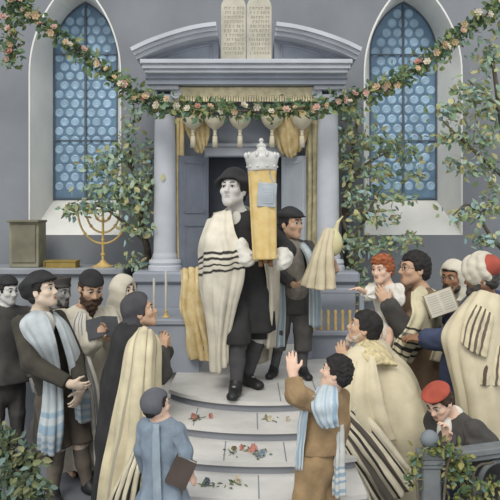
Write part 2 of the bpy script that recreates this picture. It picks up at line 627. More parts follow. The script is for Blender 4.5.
# ------------------------------------------------------------------ landing and curved steps
LAND = .84
CXS, CYS = .10, 5.88
stairs = bpy.data.objects.new('staircase', None); C.objects.link(stairs)
stairs.location = (0, 4.9, 0); stairs['_o'] = [0, 4.9, 0]; tag(stairs, kind='structure')
def step_poly(R, x0, x1, yb, n=40):
    pts = []
    for i in range(n + 1):
        x = x0 + (x1 - x0) * i / n
        d = R * R - (x - CXS) ** 2
        pts.append((x, CYS - (math.sqrt(d) if d > 0 else 0)))
    return pts + [(x1, yb), (x0, yb)]
RAD = [.90, 1.29, 1.66, 2.02, 2.38, 2.74, 3.10]
ZST = [LAND, .76, .678, .60, .45, .30, .15]
for k, (R, z) in enumerate(zip(RAD, ZST)):
    x0, x1 = -.62, (.88, .76, .66)[min(k, 2)]
    yb = 6.0
    p = step_poly(R, x0, x1, yb)
    m = MB()
    n = len(p)
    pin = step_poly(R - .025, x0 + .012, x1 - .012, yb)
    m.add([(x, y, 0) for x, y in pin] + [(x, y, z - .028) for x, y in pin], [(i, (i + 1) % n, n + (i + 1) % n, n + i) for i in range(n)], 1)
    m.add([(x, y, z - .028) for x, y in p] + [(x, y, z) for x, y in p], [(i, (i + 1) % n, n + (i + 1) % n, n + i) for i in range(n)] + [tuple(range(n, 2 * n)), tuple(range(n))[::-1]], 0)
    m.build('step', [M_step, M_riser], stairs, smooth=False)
m = MB()
m.box((.185, 6.31, LAND / 2), (1.135, .31, LAND / 2 - .001))
m.box((.10, 7.06, LAND / 2), (1.22, .44, LAND / 2 - .001))
m.build('landing', M_step, stairs, smooth=False)
# paving slabs of the treads: faint joints between them
slab = MB()
for k, (R, z) in enumerate(zip(RAD[:4], ZST[:4])):
    for a in ((-.38, .05, .36) if k % 2 else (-.16, .22, .5)):
        r0, r1 = R - .02, (RAD[k - 1] if k else .35)
        for rr in (0,):
            y0 = CYS - math.sqrt(R * R - (a - CXS) ** 2) + .01
            y1 = CYS - math.sqrt(max(r1 * r1 - (a - CXS) ** 2, 0))
            slab.box((a, (y0 + y1) / 2, z + .0005), (.004, (y1 - y0) / 2, .001))
slab.build('paving_joint', M_riser, stairs, smooth=False)

# ------------------------------------------------------------------ the ark
XA = -.035
ark = thing('torah_ark', 'tall grey stone ark with two white columns, open doors and a broken curved pediment', 'ark', (XA, 6.9, LAND))
for sx in (-1, 1):
    x = XA + sx * .803
    m = MB()
    m.box((x, 6.9, (LAND + 1.62) / 2), (.235, .24, (1.62 - LAND) / 2))
    m.box((x, 6.9, LAND + .05), (.265, .27, .05), bev=.02)
    m.box((x, 6.9, 1.575), (.275, .28, .055), bev=.02)
    m.build('pedestal', M_ark, ark, smooth=False)
    m = MB()
    m.lathe((x, 6.9, 1.63), [(.165, 0), (.165, .04), (.15, .05), (.16, .075), (.15, .1), (.12, .11), (.125, .13), (.118, .15), (.112, .17)], 32)
    base = m
    c = MB()
    c.lathe((x, 6.9, 1.80), [(.112, 0), (.11, .5), (.105, 1.0), (.098, 1.43), (.105, 1.44), (.108, 1.46), (.1, 1.475)], 32)
    col = c.build('column', M_col, ark, angle=40)
    base.build('column_base', M_col, col, angle=40)
    k = MB()
    k.lathe((x, 6.9, 3.27), [(.1, 0), (.115, .04), (.125, .07)], 24)
    for s in (-1, 1):      # scrolls of the capital
        for yy in (6.80, 7.0):
            pts = []; rr = []
            for t in range(26):
                a = t / 25 * 4.2 * math.pi
                r = .058 * (1 - t / 30)
                pts.append((x + s * (.115 - r * math.sin(a) * s * 0 + r * math.sin(a) * .9), yy, 3.355 + r * math.cos(a))); rr.append(.013 * (1 - t / 60))
            k.tube(pts, rr, 6)
        k.lathe((x + s * .115, 6.8, 3.355), [(.05, -.0), (.05, .2)], 16, axis=(0, 1, 0))
    k.box((x, 6.9, 3.405), (.15, .15, .022), bev=.01)
    k.build('capital', M_col, col, angle=40)
m = MB()
m.box((XA, 6.98, 3.452), (.955, .27, .027))
m.box((XA, 6.97, 3.488), (.97, .285, .014), bev=.005)
m.box((XA, 6.96, 3.508), (.95, .27, .012))
m.build('entablature', M_ark, ark, smooth=False)
m = MB()
for hw, z, hz, ov in ((.965, 3.535, .018, .0), (.985, 3.574, .022, .03), (1.0, 3.616, .021, .06)):
    m.box((XA, 6.95 - ov / 2, z), (hw, .32 + ov / 2, hz), bev=.006)
m.build('cornice', M_col, ark, smooth=False)
# broken curved pediment
def ped(sx):
    p = [(1.035, 3.635), (.90, 3.70), (.74, 3.76), (.57, 3.812), (.42, 3.845), (.27, 3.865)]
    p = spline([(a, 0, b) for a, b in p], 18)
    m = MB()
    for lay, (th0, th1, ov) in enumerate(((0, .035, .0), (.035, .068, .05), (.068, .105, .09))):
        poly_o = []; poly_i = []
        for i in range(len(p)):
            t = unit(p[min(i + 1, 17)] - p[max(i - 1, 0)]); nrm = V(t[2], 0, -t[0])
            if nrm[2] < 0: nrm = -nrm
            poly_i.append(p[i] + nrm * th0); poly_o.append(p[i] + nrm * th1)
        for i in range(17):
            q = [poly_i[i], poly_i[i + 1], poly_o[i + 1], poly_o[i]]
            m.prism([(XA + sx * a[0], a[2]) for a in q], 6.60 - ov, 7.2)
    m.build('pediment_moulding', M_col, ark, smooth=False)
    g = MB()
    poly = [(XA + sx * a[0], a[2] + .01) for a in p] + [(XA + sx * .27, 3.62), (XA + sx * 1.0, 3.62)]
    g.prism(poly, 6.78, 7.2)
    g.build('tympanum', M_ark, ark, smooth=False)
    r = MB()       # sunk panel edge
    q = [(XA + sx * a, 6.775, b) for a, b in ((.34, 3.675), (.34, 3.82), (.52, 3.79), (.68, 3.74), (.82, 3.68), (.34, 3.675))]
    r.tube(q, .014, 6)
    r.build('panel_moulding', M_ark, ark, smooth=False)
ped(-1); ped(1)
# recess between the columns, door frame, dark inside
m = MB()
DX0, DX1, DZ = -.438, .335, 2.77
m.box((-.60, 7.28, 2.1), (.165, .06, 1.26)); m.box((.53, 7.28, 2.1), (.195, .06, 1.26))
m.box((-.05, 7.28, 3.09), (.39, .06, .32))
m.build('front_panel', M_ark, ark, smooth=False)
m = MB()
m.box(((DX0 + DX1) / 2, 7.2, DZ + .05), ((DX1 - DX0) / 2 + .03, .035, .05), bev=.012)
m.box(((DX0 + DX1) / 2, 7.18, DZ + .115), ((DX1 - DX0) / 2 + .06, .055, .018), bev=.008)
for x in (DX0 - .012, DX1 + .012):
    m.box((x, 7.21, 1.8), (.022, .03, DZ - 1.8))
m.build('door_frame', M_col, ark, smooth=False)
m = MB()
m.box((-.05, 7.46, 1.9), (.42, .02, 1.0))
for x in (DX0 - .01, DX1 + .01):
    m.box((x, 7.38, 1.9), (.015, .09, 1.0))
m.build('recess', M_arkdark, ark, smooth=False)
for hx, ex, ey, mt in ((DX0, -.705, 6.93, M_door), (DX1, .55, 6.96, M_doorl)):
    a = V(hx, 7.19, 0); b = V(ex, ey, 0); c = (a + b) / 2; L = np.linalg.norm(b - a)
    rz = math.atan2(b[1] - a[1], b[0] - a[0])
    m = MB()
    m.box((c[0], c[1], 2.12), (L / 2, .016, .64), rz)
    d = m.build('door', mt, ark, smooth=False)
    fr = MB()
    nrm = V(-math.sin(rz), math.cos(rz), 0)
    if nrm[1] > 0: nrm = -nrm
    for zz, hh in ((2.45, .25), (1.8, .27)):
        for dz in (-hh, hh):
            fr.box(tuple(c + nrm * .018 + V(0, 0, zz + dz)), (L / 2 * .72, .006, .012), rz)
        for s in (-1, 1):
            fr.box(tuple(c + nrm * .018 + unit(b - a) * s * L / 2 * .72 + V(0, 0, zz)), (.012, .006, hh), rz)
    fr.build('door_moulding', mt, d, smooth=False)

# two stone tablets of the law in the gap of the pediment
tab = thing('stone_tablets', 'pair of round-topped cream stone tablets with rows of letters above the ark', 'tablets', (XA, 6.75, 3.636))
for sx in (-1, 1):
    x = XA + sx * .123
    p = [(x - .118, 3.637), (x + .118, 3.637), (x + .118, 4.16)] + [(x + .118 * math.cos(a), 4.16 + .118 * math.sin(a)) for a in np.linspace(0.2, math.pi - .2, 12)] + [(x - .118, 4.16)]
    m = MB(); m.prism(p, 6.70, 6.78)
    rg = random.Random(3 + sx)
    l = m
    for k in range(11):
        z = 4.15 - k * .043; xx = x + .095
        while xx > x - .085:
            wd_ = rg.choice((.008, .011, .006))
            l.box((xx - wd_, 6.698, z), (.0022, .002, .011), mi=1); l.box((xx - wd_ / 2, 6.698, z + .010), (wd_ * .6, .002, .0024), mi=1)
            if rg.random() < .4: l.box((xx, 6.698, z - .002), (.002, .002, .008), mi=1)
            xx -= wd_ * 2 + .007 + (.012 if rg.random() < .25 else 0)
    m.build('tablet', [M_tablet, M_ink], tab, smooth=False)

# ------------------------------------------------------------------ textile hangings of the ark
val = thing('valance', 'gold fringed valance with cream scalloped cups across the top of the ark opening', 'valance', (XA, 6.86, 3.2))
m = MB()
m.box((XA, 6.86, 3.375), (.70, .03, .045), bev=.008)
for i in range(56):
    m.box((XA - .69 + i * .025, 6.855, 3.31), (.009, .02, .03))
m.build('pelmet', mat('lightened_gold_fringe', (232, 220, 184), 0.9, .12, 14), val, smooth=False)  # gold lightened in colour to offset the shadow under the entablature
for px in (193, 215, 240, 272, 302):
    c = PX(px, 117, 6.88)
    m = MB()
    m.lathe(tuple(c + V(0, 0, -.13)), [(.014, 0), (.03, .012), (.07, .04), (.098, .08), (.108, .12), (.112, .13), (.10, .13)], 20)
    m.ball(tuple(c + V(0, 0, -.14)), .02)
    t = m.build('scallop', M_cream, val, angle=50)
    k = MB()
    k.tube([c + V(0, 0, -.15), c + V(0, 0, -.19)], [.013, .02], 8); k.tube([c + V(0, 0, -.19), c + V(0, 0, -.30)], [.024, .028], 10)
    k.build('tassel', M_cream, t)
sheet('swag', [[(176, 104, 6.95), (190, 104, 6.93), (209, 106, 6.95)], [(182, 122, 6.97), (196, 122, 6.93), (211, 118, 6.96)], [(190, 140, 6.98), (200, 143, 6.95), (209, 132, 6.98)], [(196, 152, 7.0), (202, 153, 6.98), (206, 145, 7.0)]],
      M_goldcloth, val, (24, 24), .012, [(4, .012, .012, 0)])
sheet('swag', [[(265, 108, 6.95), (285, 106, 6.92), (312, 104, 6.95)], [(268, 124, 6.98), (288, 126, 6.93), (312, 122, 6.96)], [(274, 140, 7.0), (288, 148, 6.96), (306, 140, 6.98)], [(280, 152, 7.02), (291, 158, 6.99), (300, 150, 7.0)]],
      M_goldcloth, val, (24, 28), .012, [(5, .013, .013, 1)])
M_olive = mat('olive_gold_cloth', (178, 170, 138), 0.85, 0.15, 12.0, bump=0.3)
cu = sheet('ark_curtain', [[(174, 118, 6.98), (179, 118, 6.94), (184, 118, 6.98)], [(174, 180, 6.98), (179, 180, 6.95), (183, 180, 6.98)], [(175, 230, 6.98), (179, 230, 6.95), (183, 230, 6.98)], [(175, 282, 6.98), (180, 282, 6.95), (184, 282, 6.98)]],
           M_goldcloth, None, (40, 16), .014, [(2, .012, .016, 0)])
tag(cu, 'narrow gold curtain hanging beside the left column of the ark', 'curtain')
cu = sheet('ark_curtain', [[(304, 120, 7.0), (311, 120, 6.96), (319, 120, 7.0)], [(306, 180, 7.0), (312, 180, 6.96), (318, 180, 7.0)], [(305, 240, 7.0), (311, 240, 6.96), (318, 240, 7.0)], [(305, 300, 7.0), (311, 300, 6.96), (318, 300, 7.0)]],
           M_olive, None, (40, 16), .014, [(2, .014, .018, 0)])
tag(cu, 'olive gold curtain hanging beside the right column of the ark', 'curtain')

# parapets either side of the landing
m = MB()
m.box((-.68, 6.26, (LAND + 1.28) / 2), (.25, .35, (1.28 - LAND) / 2))
m.box((-.68, 6.26, 1.265), (.27, .37, .025), bev=.01)
tag(m.build('parapet', M_ark, smooth=False), 'low grey stone parapet left of the landing carrying two candles', 'parapet')
PAR_Z = 1.29
for (px, d) in ((152.5, 6.1), (164, 6.0)):
    pass
M_wax = mat('candle_wax', (186, 184, 174), 0.5, 0.04)
for px, D, hh, lab in ((154, 6.12, .27, 'short white candle on the left parapet, farther from the steps'), (166, 6.03, .34, 'tall white candle on the left parapet, nearer the steps')):
    x = (px - 250) * D / FOC
    t = thing('candle', lab, 'candle', (x, D, PAR_Z), 'candles on the parapet')
    m = MB(); m.lathe((x, D, PAR_Z), [(.035, 0), (.036, .008), (.014, .014), (.012, .04), (.02, .05), (.02, .055)], 16)
    m.build('candle_holder', M_gold, t, angle=40)
    m = MB(); m.lathe((x, D, PAR_Z + .05), [(.011, 0), (.011, hh), (.006, hh + .006)], 12); m.build('wax', M_wax, t, angle=40)
pr = thing('railing', 'low gilded railing with upright bars at the foot of the right column', 'railing', (.79, 6.47, LAND))
m = MB()
for z in (LAND + .24, 1.47): m.box((.79, 6.47, z), (.25, .03, .022), bev=.006)
for x in (.55, 1.03): m.box((x, 6.47, (LAND + 1.49) / 2), (.022, .03, (1.49 - LAND) / 2), bev=.006)
m.box((.79, 6.49, LAND + .11), (.23, .012, .11))
m.build('frame', M_ark, pr, smooth=False)
for i in range(7):
    x = .59 + i * .0667
    b = MB(); b.lathe((x, 6.47, LAND + .262), [(.011, 0), (.016, .02), (.011, .04), (.014, .1), (.011, .15), (.016, .17), (.011, .19)], 10)
    b.build('bar', M_gold, pr, angle=40)

# gold cloth spread from the ark's foot down over the parapet
cl = sheet('altar_cloth', [[(180, 270, 6.1), (190, 268, 6.02), (202, 268, 6.0), (214, 270, 6.05)],
                           [(181, 285, 5.93), (192, 285, 5.88), (203, 284, 5.86), (214, 286, 5.95)],
                           [(179, 308, 5.86), (192, 310, 5.83), (205, 308, 5.82), (218, 308, 5.9)],
                           [(184, 325, 5.86), (195, 330, 5.8), (208, 328, 5.8), (222, 326, 5.88)],
                           [(186, 345, 5.86), (197, 346, 5.8), (212, 346, 5.8), (228, 346, 5.88)],
                           [(188, 358, 5.86), (199, 360, 5.8), (214, 361, 5.8), (229, 360, 5.88)]],
           M_goldcloth, None, (60, 50), .014, [(5, .012, .02, 0), (3, .006, .02, 2)])
tag(cl, 'gold brocade cloth draped beside the steps behind the bearer of the scroll', 'cloth')
M_ltcloth = mat('gold_cloth_border', (216, 196, 150), .9, .1, 14)

# ------------------------------------------------------------------ things on the ledge
LZ = 1.643
M_box = mat('box_wood', (142, 140, 120), 0.8, 0.12, 6.0)
M_boxs = mat('box_side_wood', (124, 120, 104), 0.8, 0.12, 6.0)
bx = thing('reading_box', 'tall olive wooden box standing at the left end of the ledge', 'box', (-2.27, 7.1, LZ))
m = MB(); m.box((-2.265, 7.14, LZ + .23), (.148, .13, .23), bev=.008); m.build('body', M_box, bx, smooth=False)
m = MB(); m.box((-2.265, 7.12, LZ + .465), (.16, .155, .012), bev=.005); m.box((-2.265, 7.0, LZ + .24), (.12, .006, .19), bev=.004); m.build('lid', M_boxs, bx, smooth=False)
M_bookg = mat('book_mustard', (150, 130, 74), 0.8, 0.12, 8.0)
M_PAGE = mat('book_page', (206, 202, 188), 0.9, 0.05, 12.0)
bk = thing('book', 'thick mustard book lying flat on the ledge beside the olive box', 'book', (-1.89, 7.05, LZ))
m = MB()
m.box((-1.89, 7.05, LZ + .006), (.16, .1, .006), bev=.002); m.box((-1.89, 7.05, LZ + .066), (.16, .1, .006), bev=.002); m.box((-2.046, 7.05, LZ + .036), (.006, .1, .034), bev=.002)
m.build('cover', M_bookg, bk, smooth=False)
m = MB(); m.box((-1.885, 7.05, LZ + .036), (.148, .092, .0245)); m.build('page_block', M_bookg, bk, smooth=False)

# seven-branched candlestick
mx, my = PX(103, 266, 7.1)[0], 7.1
me_ = thing('menorah', 'brass seven-branched candlestick on the ledge in front of the left tree', 'candlestick', (mx, my, LZ))
m = MB()
m.lathe((mx, my, LZ), [(.11, 0), (.112, .012), (.07, .022), (.035, .05), (.02, .07)], 20)
m.build('base', M_gold, me_, angle=40)
m = MB()
m.lathe((mx, my, LZ + .06), [(.014, 0), (.014, .05), (.024, .06), (.024, .075), (.014, .085), (.013, .2), (.022, .215), (.013, .23), (.012, .40), (.02, .415), (.012, .43), (.011, .50)], 14)
m.build('stem', M_gold, me_, angle=40)
TZ = LZ + .60
for r in (.085, .17, .255):
    for s in (-1, 1):
        m = MB()
        zb = TZ - .02 - r * 1.32
        pts = [(mx + s * r * math.sin(a), my, TZ - .03 - r * 1.3 * math.cos(a)) for a in np.linspace(0, math.pi / 2, 16)] + [(mx + s * r, my, TZ)]
        m.tube(pts, .0105, 8)
        m.ball((mx + s * r * math.sin(.8), my, TZ - .03 - r * 1.3 * math.cos(.8)), .018, 10)
        m.build('branch', M_gold, me_)
for r in (0, -.085, .085, -.17, .17, -.255, .255):
    m = MB()
    m.lathe((mx + r, my, TZ - .015 if r else TZ - .045), [(.008, 0), (.022, .02), (.028, .034), (.02, .038), (.011, .04), (.011, .058)], 12)
    m.build('candle_cup', M_gold, me_, angle=40)

# ------------------------------------------------------------------ plants
def leaf_mat(name, cols, rough=.8):
    if name in MATS: return MATS[name]
    m = bpy.data.materials.new(name); m.use_nodes = True
    nt = m.node_tree; b = nt.nodes['Principled BSDF']
    b.inputs['Roughness'].default_value = rough; b.inputs['Specular IOR Level'].default_value = .2
    g = nt.nodes.new('ShaderNodeNewGeometry')
    rp = nt.nodes.new('ShaderNodeValToRGB'); rp.color_ramp.interpolation = 'CONSTANT'
    e = rp.color_ramp.elements
    e[0].position = 0; e[0].color = rgb(cols[0]); e[1].position = 1 / len(cols); e[1].color = rgb(cols[1])
    for i, c in enumerate(cols[2:]):
        x = e.new((i + 2) / len(cols)); x.color = rgb(c)
    nt.links.new(g.outputs['Random Per Island'], rp.inputs['Fac'])
    nt.links.new(rp.outputs['Color'], b.inputs['Base Color'])
    MATS[name] = m
    return m
GREENS = leaf_mat('tree_leaves', [(138, 158, 118), (160, 168, 122), (146, 168, 148), (180, 178, 134), (128, 152, 130), (160, 178, 156), (146, 172, 174), (164, 160, 118)])
BUSHG = leaf_mat('bush_leaves', [(104, 116, 90), (120, 128, 92), (96, 116, 102), (134, 136, 102), (112, 132, 124)])
GARG = leaf_mat('garland_leaves', [(100, 122, 88), (120, 134, 88), (112, 138, 114), (140, 144, 96), (94, 118, 94)])
BARK = mat('bark', (104, 96, 84), .9, .25, 12, bump=.4)

def leaf_mesh(mb, c, size, rg, up=.2, mi=0):
    d = unit(rg.normal(size=3) + V(0, 0, -up)); n = unit(np.cross(d, rg.normal(size=3))); s = np.cross(n, d)
    L = size * rg.uniform(.7, 1.25); w = L * rg.uniform(.26, .4)
    v = [c, c + d * L * .35 + s * w * .8 + n * L * .05, c + d * L * .7 + s * w * .65, c + d * L - n * L * .12, c + d * L * .7 - s * w * .65, c + d * L * .35 - s * w * .8 + n * L * .05, c + d * L * .5 - n * L * .03]
    mb.add(v, [(0, 6, 1), (1, 6, 2), (2, 6, 3), (3, 6, 4), (4, 6, 5), (5, 6, 0)], mi)

def foliage(clusters, size, seed, dens=.8):
    """clusters = [(px, py, distance, radius px across, radius px up, leaves)]"""
    rg = np.random.default_rng(seed); mb = MB()
    for px, py, d, rx, ry, n in clusters:
        n = int(n * dens)
        c = PX(px, py, d); s = d / FOC
        for _ in range(n):
            o = rg.normal(size=3) * .55
            leaf_mesh(mb, c + o * V(rx * s, min(rx, 28) * s * .8, ry * s), size, rg)
    return mb

def limb(mb, pts, r0, r1):
    p = spline([PX(*q) for q in pts], 5 * len(pts))
    mb.tube(p, list(np.linspace(r0, r1, len(p))), 8)

# left tree, between the menorah and the ark
t = thing('tree', 'slender leafy tree left of the ark behind the candlestick', 'tree', PX(146, 343.5, 7.25))
m = MB()
limb(m, [(146, 343.5, 7.25), (146, 290, 7.25), (148, 255, 7.22), (142, 228, 7.12), (138, 200, 7.05), (132, 165, 7.05), (128, 132, 7.05)], .05, .012)
t_tr = m.build('trunk', BARK, t)
for pts in ([(144, 240, 7.0), (128, 226, 6.95), (104, 208, 6.9), (84, 205, 6.9)], [(138, 200, 7.05), (118, 180, 7.0), (96, 165, 6.95)], [(141, 215, 7.02), (150, 200, 7.0), (152, 175, 7.0)], [(133, 170, 7.05), (120, 150, 7.0), (112, 140, 7.0)]):
    m = MB(); limb(m, pts, .022, .006); m.build('branch', BARK, t)
foliage([(122, 160, 7.0, 22, 12, 170), (100, 165, 6.95, 18, 10, 120), (130, 185, 6.9, 24, 11, 190), (104, 190, 6.9, 20, 8, 100), (86, 207, 6.9, 22, 7, 120), (112, 205, 6.9, 24, 8, 130),
         (140, 205, 6.9, 16, 13, 130), (138, 228, 6.9, 16, 9, 100), (128, 140, 7.0, 12, 14, 70), (148, 150, 7.0, 9, 14, 50), (136, 115, 7.05, 10, 13, 46), (148, 180, 6.9, 10, 14, 60), (134, 262, 6.9, 14, 6, 60), (70, 213, 6.9, 10, 4, 30)], .075, 11).build('crown', GREENS, t, smooth=False)

# right tree, beside the right column
t = thing('tree', 'dark-trunked tree growing beside the right column of the ark', 'tree', PX(352, 343.5, 7.25))
m = MB()
limb(m, [(352, 343.5, 7.25), (350, 280, 7.25), (347, 250, 7.2), (345, 215, 7.1), (349, 180, 7.05), (354, 145, 7.05), (358, 115, 7.05)], .055, .014)
m.build('trunk', BARK, t)
for pts in ([(347, 245, 7.0), (360, 228, 6.95), (372, 205, 6.9), (380, 190, 6.9)], [(349, 185, 7.05), (365, 165, 7.0), (392, 150, 6.95)], [(352, 262, 6.95), (372, 246, 6.9), (400, 242, 6.85)], [(347, 215, 7.0), (366, 212, 6.95), (396, 210, 6.9)], [(346, 230, 7.0), (336, 200, 7.0), (338, 170, 7.0)]):
    m = MB(); limb(m, pts, .025, .006); m.build('branch', BARK, t)
foliage([(352, 115, 7.05, 16, 12, 110), (362, 140, 7.0, 20, 11, 150), (392, 148, 6.95, 20, 9, 130), (348, 165, 7.0, 16, 14, 110), (378, 172, 6.95, 20, 9, 110), (408, 155, 6.9, 14, 8, 60), (360, 195, 6.95, 20, 12, 130),
         (392, 197, 6.9, 22, 6, 100), (372, 218, 6.9, 20, 7, 100), (372, 246, 6.85, 26, 6, 150), (402, 240, 6.85, 18, 5, 80), (350, 240, 6.95, 14, 10, 80), (356, 270, 6.95, 12, 10, 60), (414, 177, 6.9, 12, 8, 40), (338, 145, 7.0, 10, 18, 60), (362, 290, 6.9, 14, 10, 70)], .075, 12).build('crown', GREENS, t, smooth=False)

# tree reaching in from the right edge
t = thing('tree', 'tree leaning in from the right edge beside the right window', 'tree', PX(525, 445, 6.6))
m = MB()
limb(m, [(525, 445, 6.6), (522, 400, 6.6), (516, 330, 6.6), (512, 240, 6.6), (506, 160, 6.6), (497, 90, 6.6), (490, 45, 6.6)], .07, .015)
m.build('trunk', BARK, t)
for pts in ([(508, 180, 6.6), (490, 165, 6.5), (462, 140, 6.45), (442, 120, 6.45)], [(514, 260, 6.6), (492, 238, 6.5), (470, 205, 6.45), (452, 216, 6.4)], [(500, 110, 6.6), (485, 95, 6.5), (468, 80, 6.5)]):
    m = MB(); limb(m, pts, .025, .006); m.build('branch', BARK, t)
foliage([(488, 62, 6.6, 14, 20, 120), (470, 92, 6.5, 18, 14, 130), (490, 110, 6.5, 14, 14, 110), (455, 112, 6.45, 16, 10, 110), (448, 138, 6.45, 14, 7, 70), (478, 140, 6.45, 20, 12, 150), (490, 165, 6.45, 12, 10, 70),
         (470, 170, 6.45, 14, 7, 60), (488, 208, 6.45, 16, 8, 90), (468, 215, 6.4, 20, 6, 100), (485, 240, 6.4, 16, 6, 90), (494, 190, 6.5, 8, 8, 40), (450, 162, 6.45, 8, 5, 24), (496, 20, 6.6, 8, 14, 30)], .075, 13).build('crown', GREENS, t, smooth=False)

# bush in the bottom left corner
t = thing('bush', 'low green bush in the bottom left corner', 'bush', PX(12, 585, 4.1))
m = MB()
for q in ((-8, 470), (10, 440), (25, 462), (38, 478)):
    limb(m, [(12, 560, 4.1), ((12 + q[0]) / 2, 510, 4.1), (q[0], q[1], 4.1)], .02, .004)
m.tube([PX(12, 585, 4.1) , PX(12, 555, 4.1)], .025)
m.build('stem', BARK, t)
foliage([(8, 445, 4.1, 12, 12, 130), (24, 462, 4.1, 14, 13, 150), (6, 475, 4.0, 16, 13, 150), (30, 485, 4.0, 15, 10, 140), (10, 500, 4.0, 22, 12, 180), (42, 496, 4.05, 8, 10, 60), (-4, 430, 4.15, 8, 10, 40)], .062, 14).build('crown', BUSHG, t, smooth=False)

# ------------------------------------------------------------------ flower garland
def flower(mb, c, r, rg, mi=0):
    n = unit(V(rg.normal() * .5, -1, rg.normal() * .5 + .2))
    e1 = unit(np.cross(n, (0, 0, 1))); e2 = np.cross(e1, n)
    for ring, (k, tilt, rr) in enumerate(((6, .35, 1.0), (5, .75, .7))):
        for i in range(k):
            a = 2 * math.pi * (i + ring * .5) / k
            d = math.cos(a) * e1 + math.sin(a) * e2
            s = np.cross(n, d)
            t = unit(d * math.cos(tilt) + n * math.sin(tilt)); L = r * rr
            mb.add([c, c + t * L * .55 + s * L * .42, c + t * L + s * L * .2 + n * .1 * r, c + t * L - s * L * .2 + n * .1 * r, c + t * L * .55 - s * L * .42], [(0, 1, 2, 3, 4)], mi)
    mb.ball(c + n * r * .3, r * .28, 8, mi)
FL = [mat('petal_rose', (206, 172, 160), .8, .1), mat('petal_apricot', (208, 184, 152), .8, .1), mat('petal_cream', (212, 204, 186), .8, .06), mat('petal_red', (184, 136, 122), .8, .1)]
GARL = [(18, -4), (30, 14), (55, 32), (80, 52), (105, 71), (130, 90), (150, 101), (172, 107), (205, 110), (245, 111), (285, 110), (320, 106), (345, 100), (372, 91), (400, 79), (425, 62), (446, 46), (472, 24), (504, 4)]
def garland(name, label, pts, D, nl, nf, seed, rad):
    P = spline([PX(a, b, D(a)) for a, b in pts], 160)
    t = thing(name, label, 'garland', P[len(P) // 2])
    m = MB(); m.tube(P[::2], .012, 6); m.build('cord', BARK, t)
    rg = np.random.default_rng(seed); m = MB()
    for i in range(nl):
        c = P[rg.integers(0, 160)] + rg.normal(size=3) * rad * V(1, .8, 1)
        leaf_mesh(m, c, .07, rg)
    m.build('leaves', GARG, t, smooth=False)
    for i in range(nf):
        c = P[int((i + .5) / nf * 159)] + rg.normal(size=3) * rad * V(.7, .2, .7) + V(0, -.075, 0)
        m = MB(); flower(m, c, rg.uniform(.025, .042), rg); m.build('flower', FL[rg.integers(0, 3) if rg.random() < .85 else 3], t, smooth=False)
garland('flower_garland', 'long leafy garland with pink and cream flowers swagged across the ark from side to side', GARL, lambda a: 6.48, 2100, 60, 21, .042)
garland('flower_garland', 'short end of flowery garland hanging straight down at the top left corner', [(11, -8), (12, 10), (11, 30), (12, 48), (12, 64)], lambda a: 6.5, 240, 8, 22, .045)

# ------------------------------------------------------------------ people
def skin(name, col):
    return mat('skin_' + name, col, .65, .06, 14, spec=.3)
SK_PALE = skin('pale', (216, 196, 176)); SK_WHITE = skin('grey_white', (204, 202, 198)); SK_GREY = skin('grey', (134, 132, 130))
SK_TAN = skin('tan', (198, 164, 138)); SK_BROWN = skin('brown', (150, 112, 86)); SK_CHILD = skin('child', (224, 190, 168))
M_EYEW = mat('eye_white', (214, 212, 206), .4, .02); M_IRIS = mat('iris', (44, 37, 33), .8, .05, spec=.05); M_BROW = mat('brow_hair', (52, 44, 40), .9, .1)
M_BROWR = mat('brow_hair_red', (150, 92, 62), .9, .1)
def lipmat(c):
    return mat('lips_%d_%d' % (c[0], c[2]), c, .6, .05)

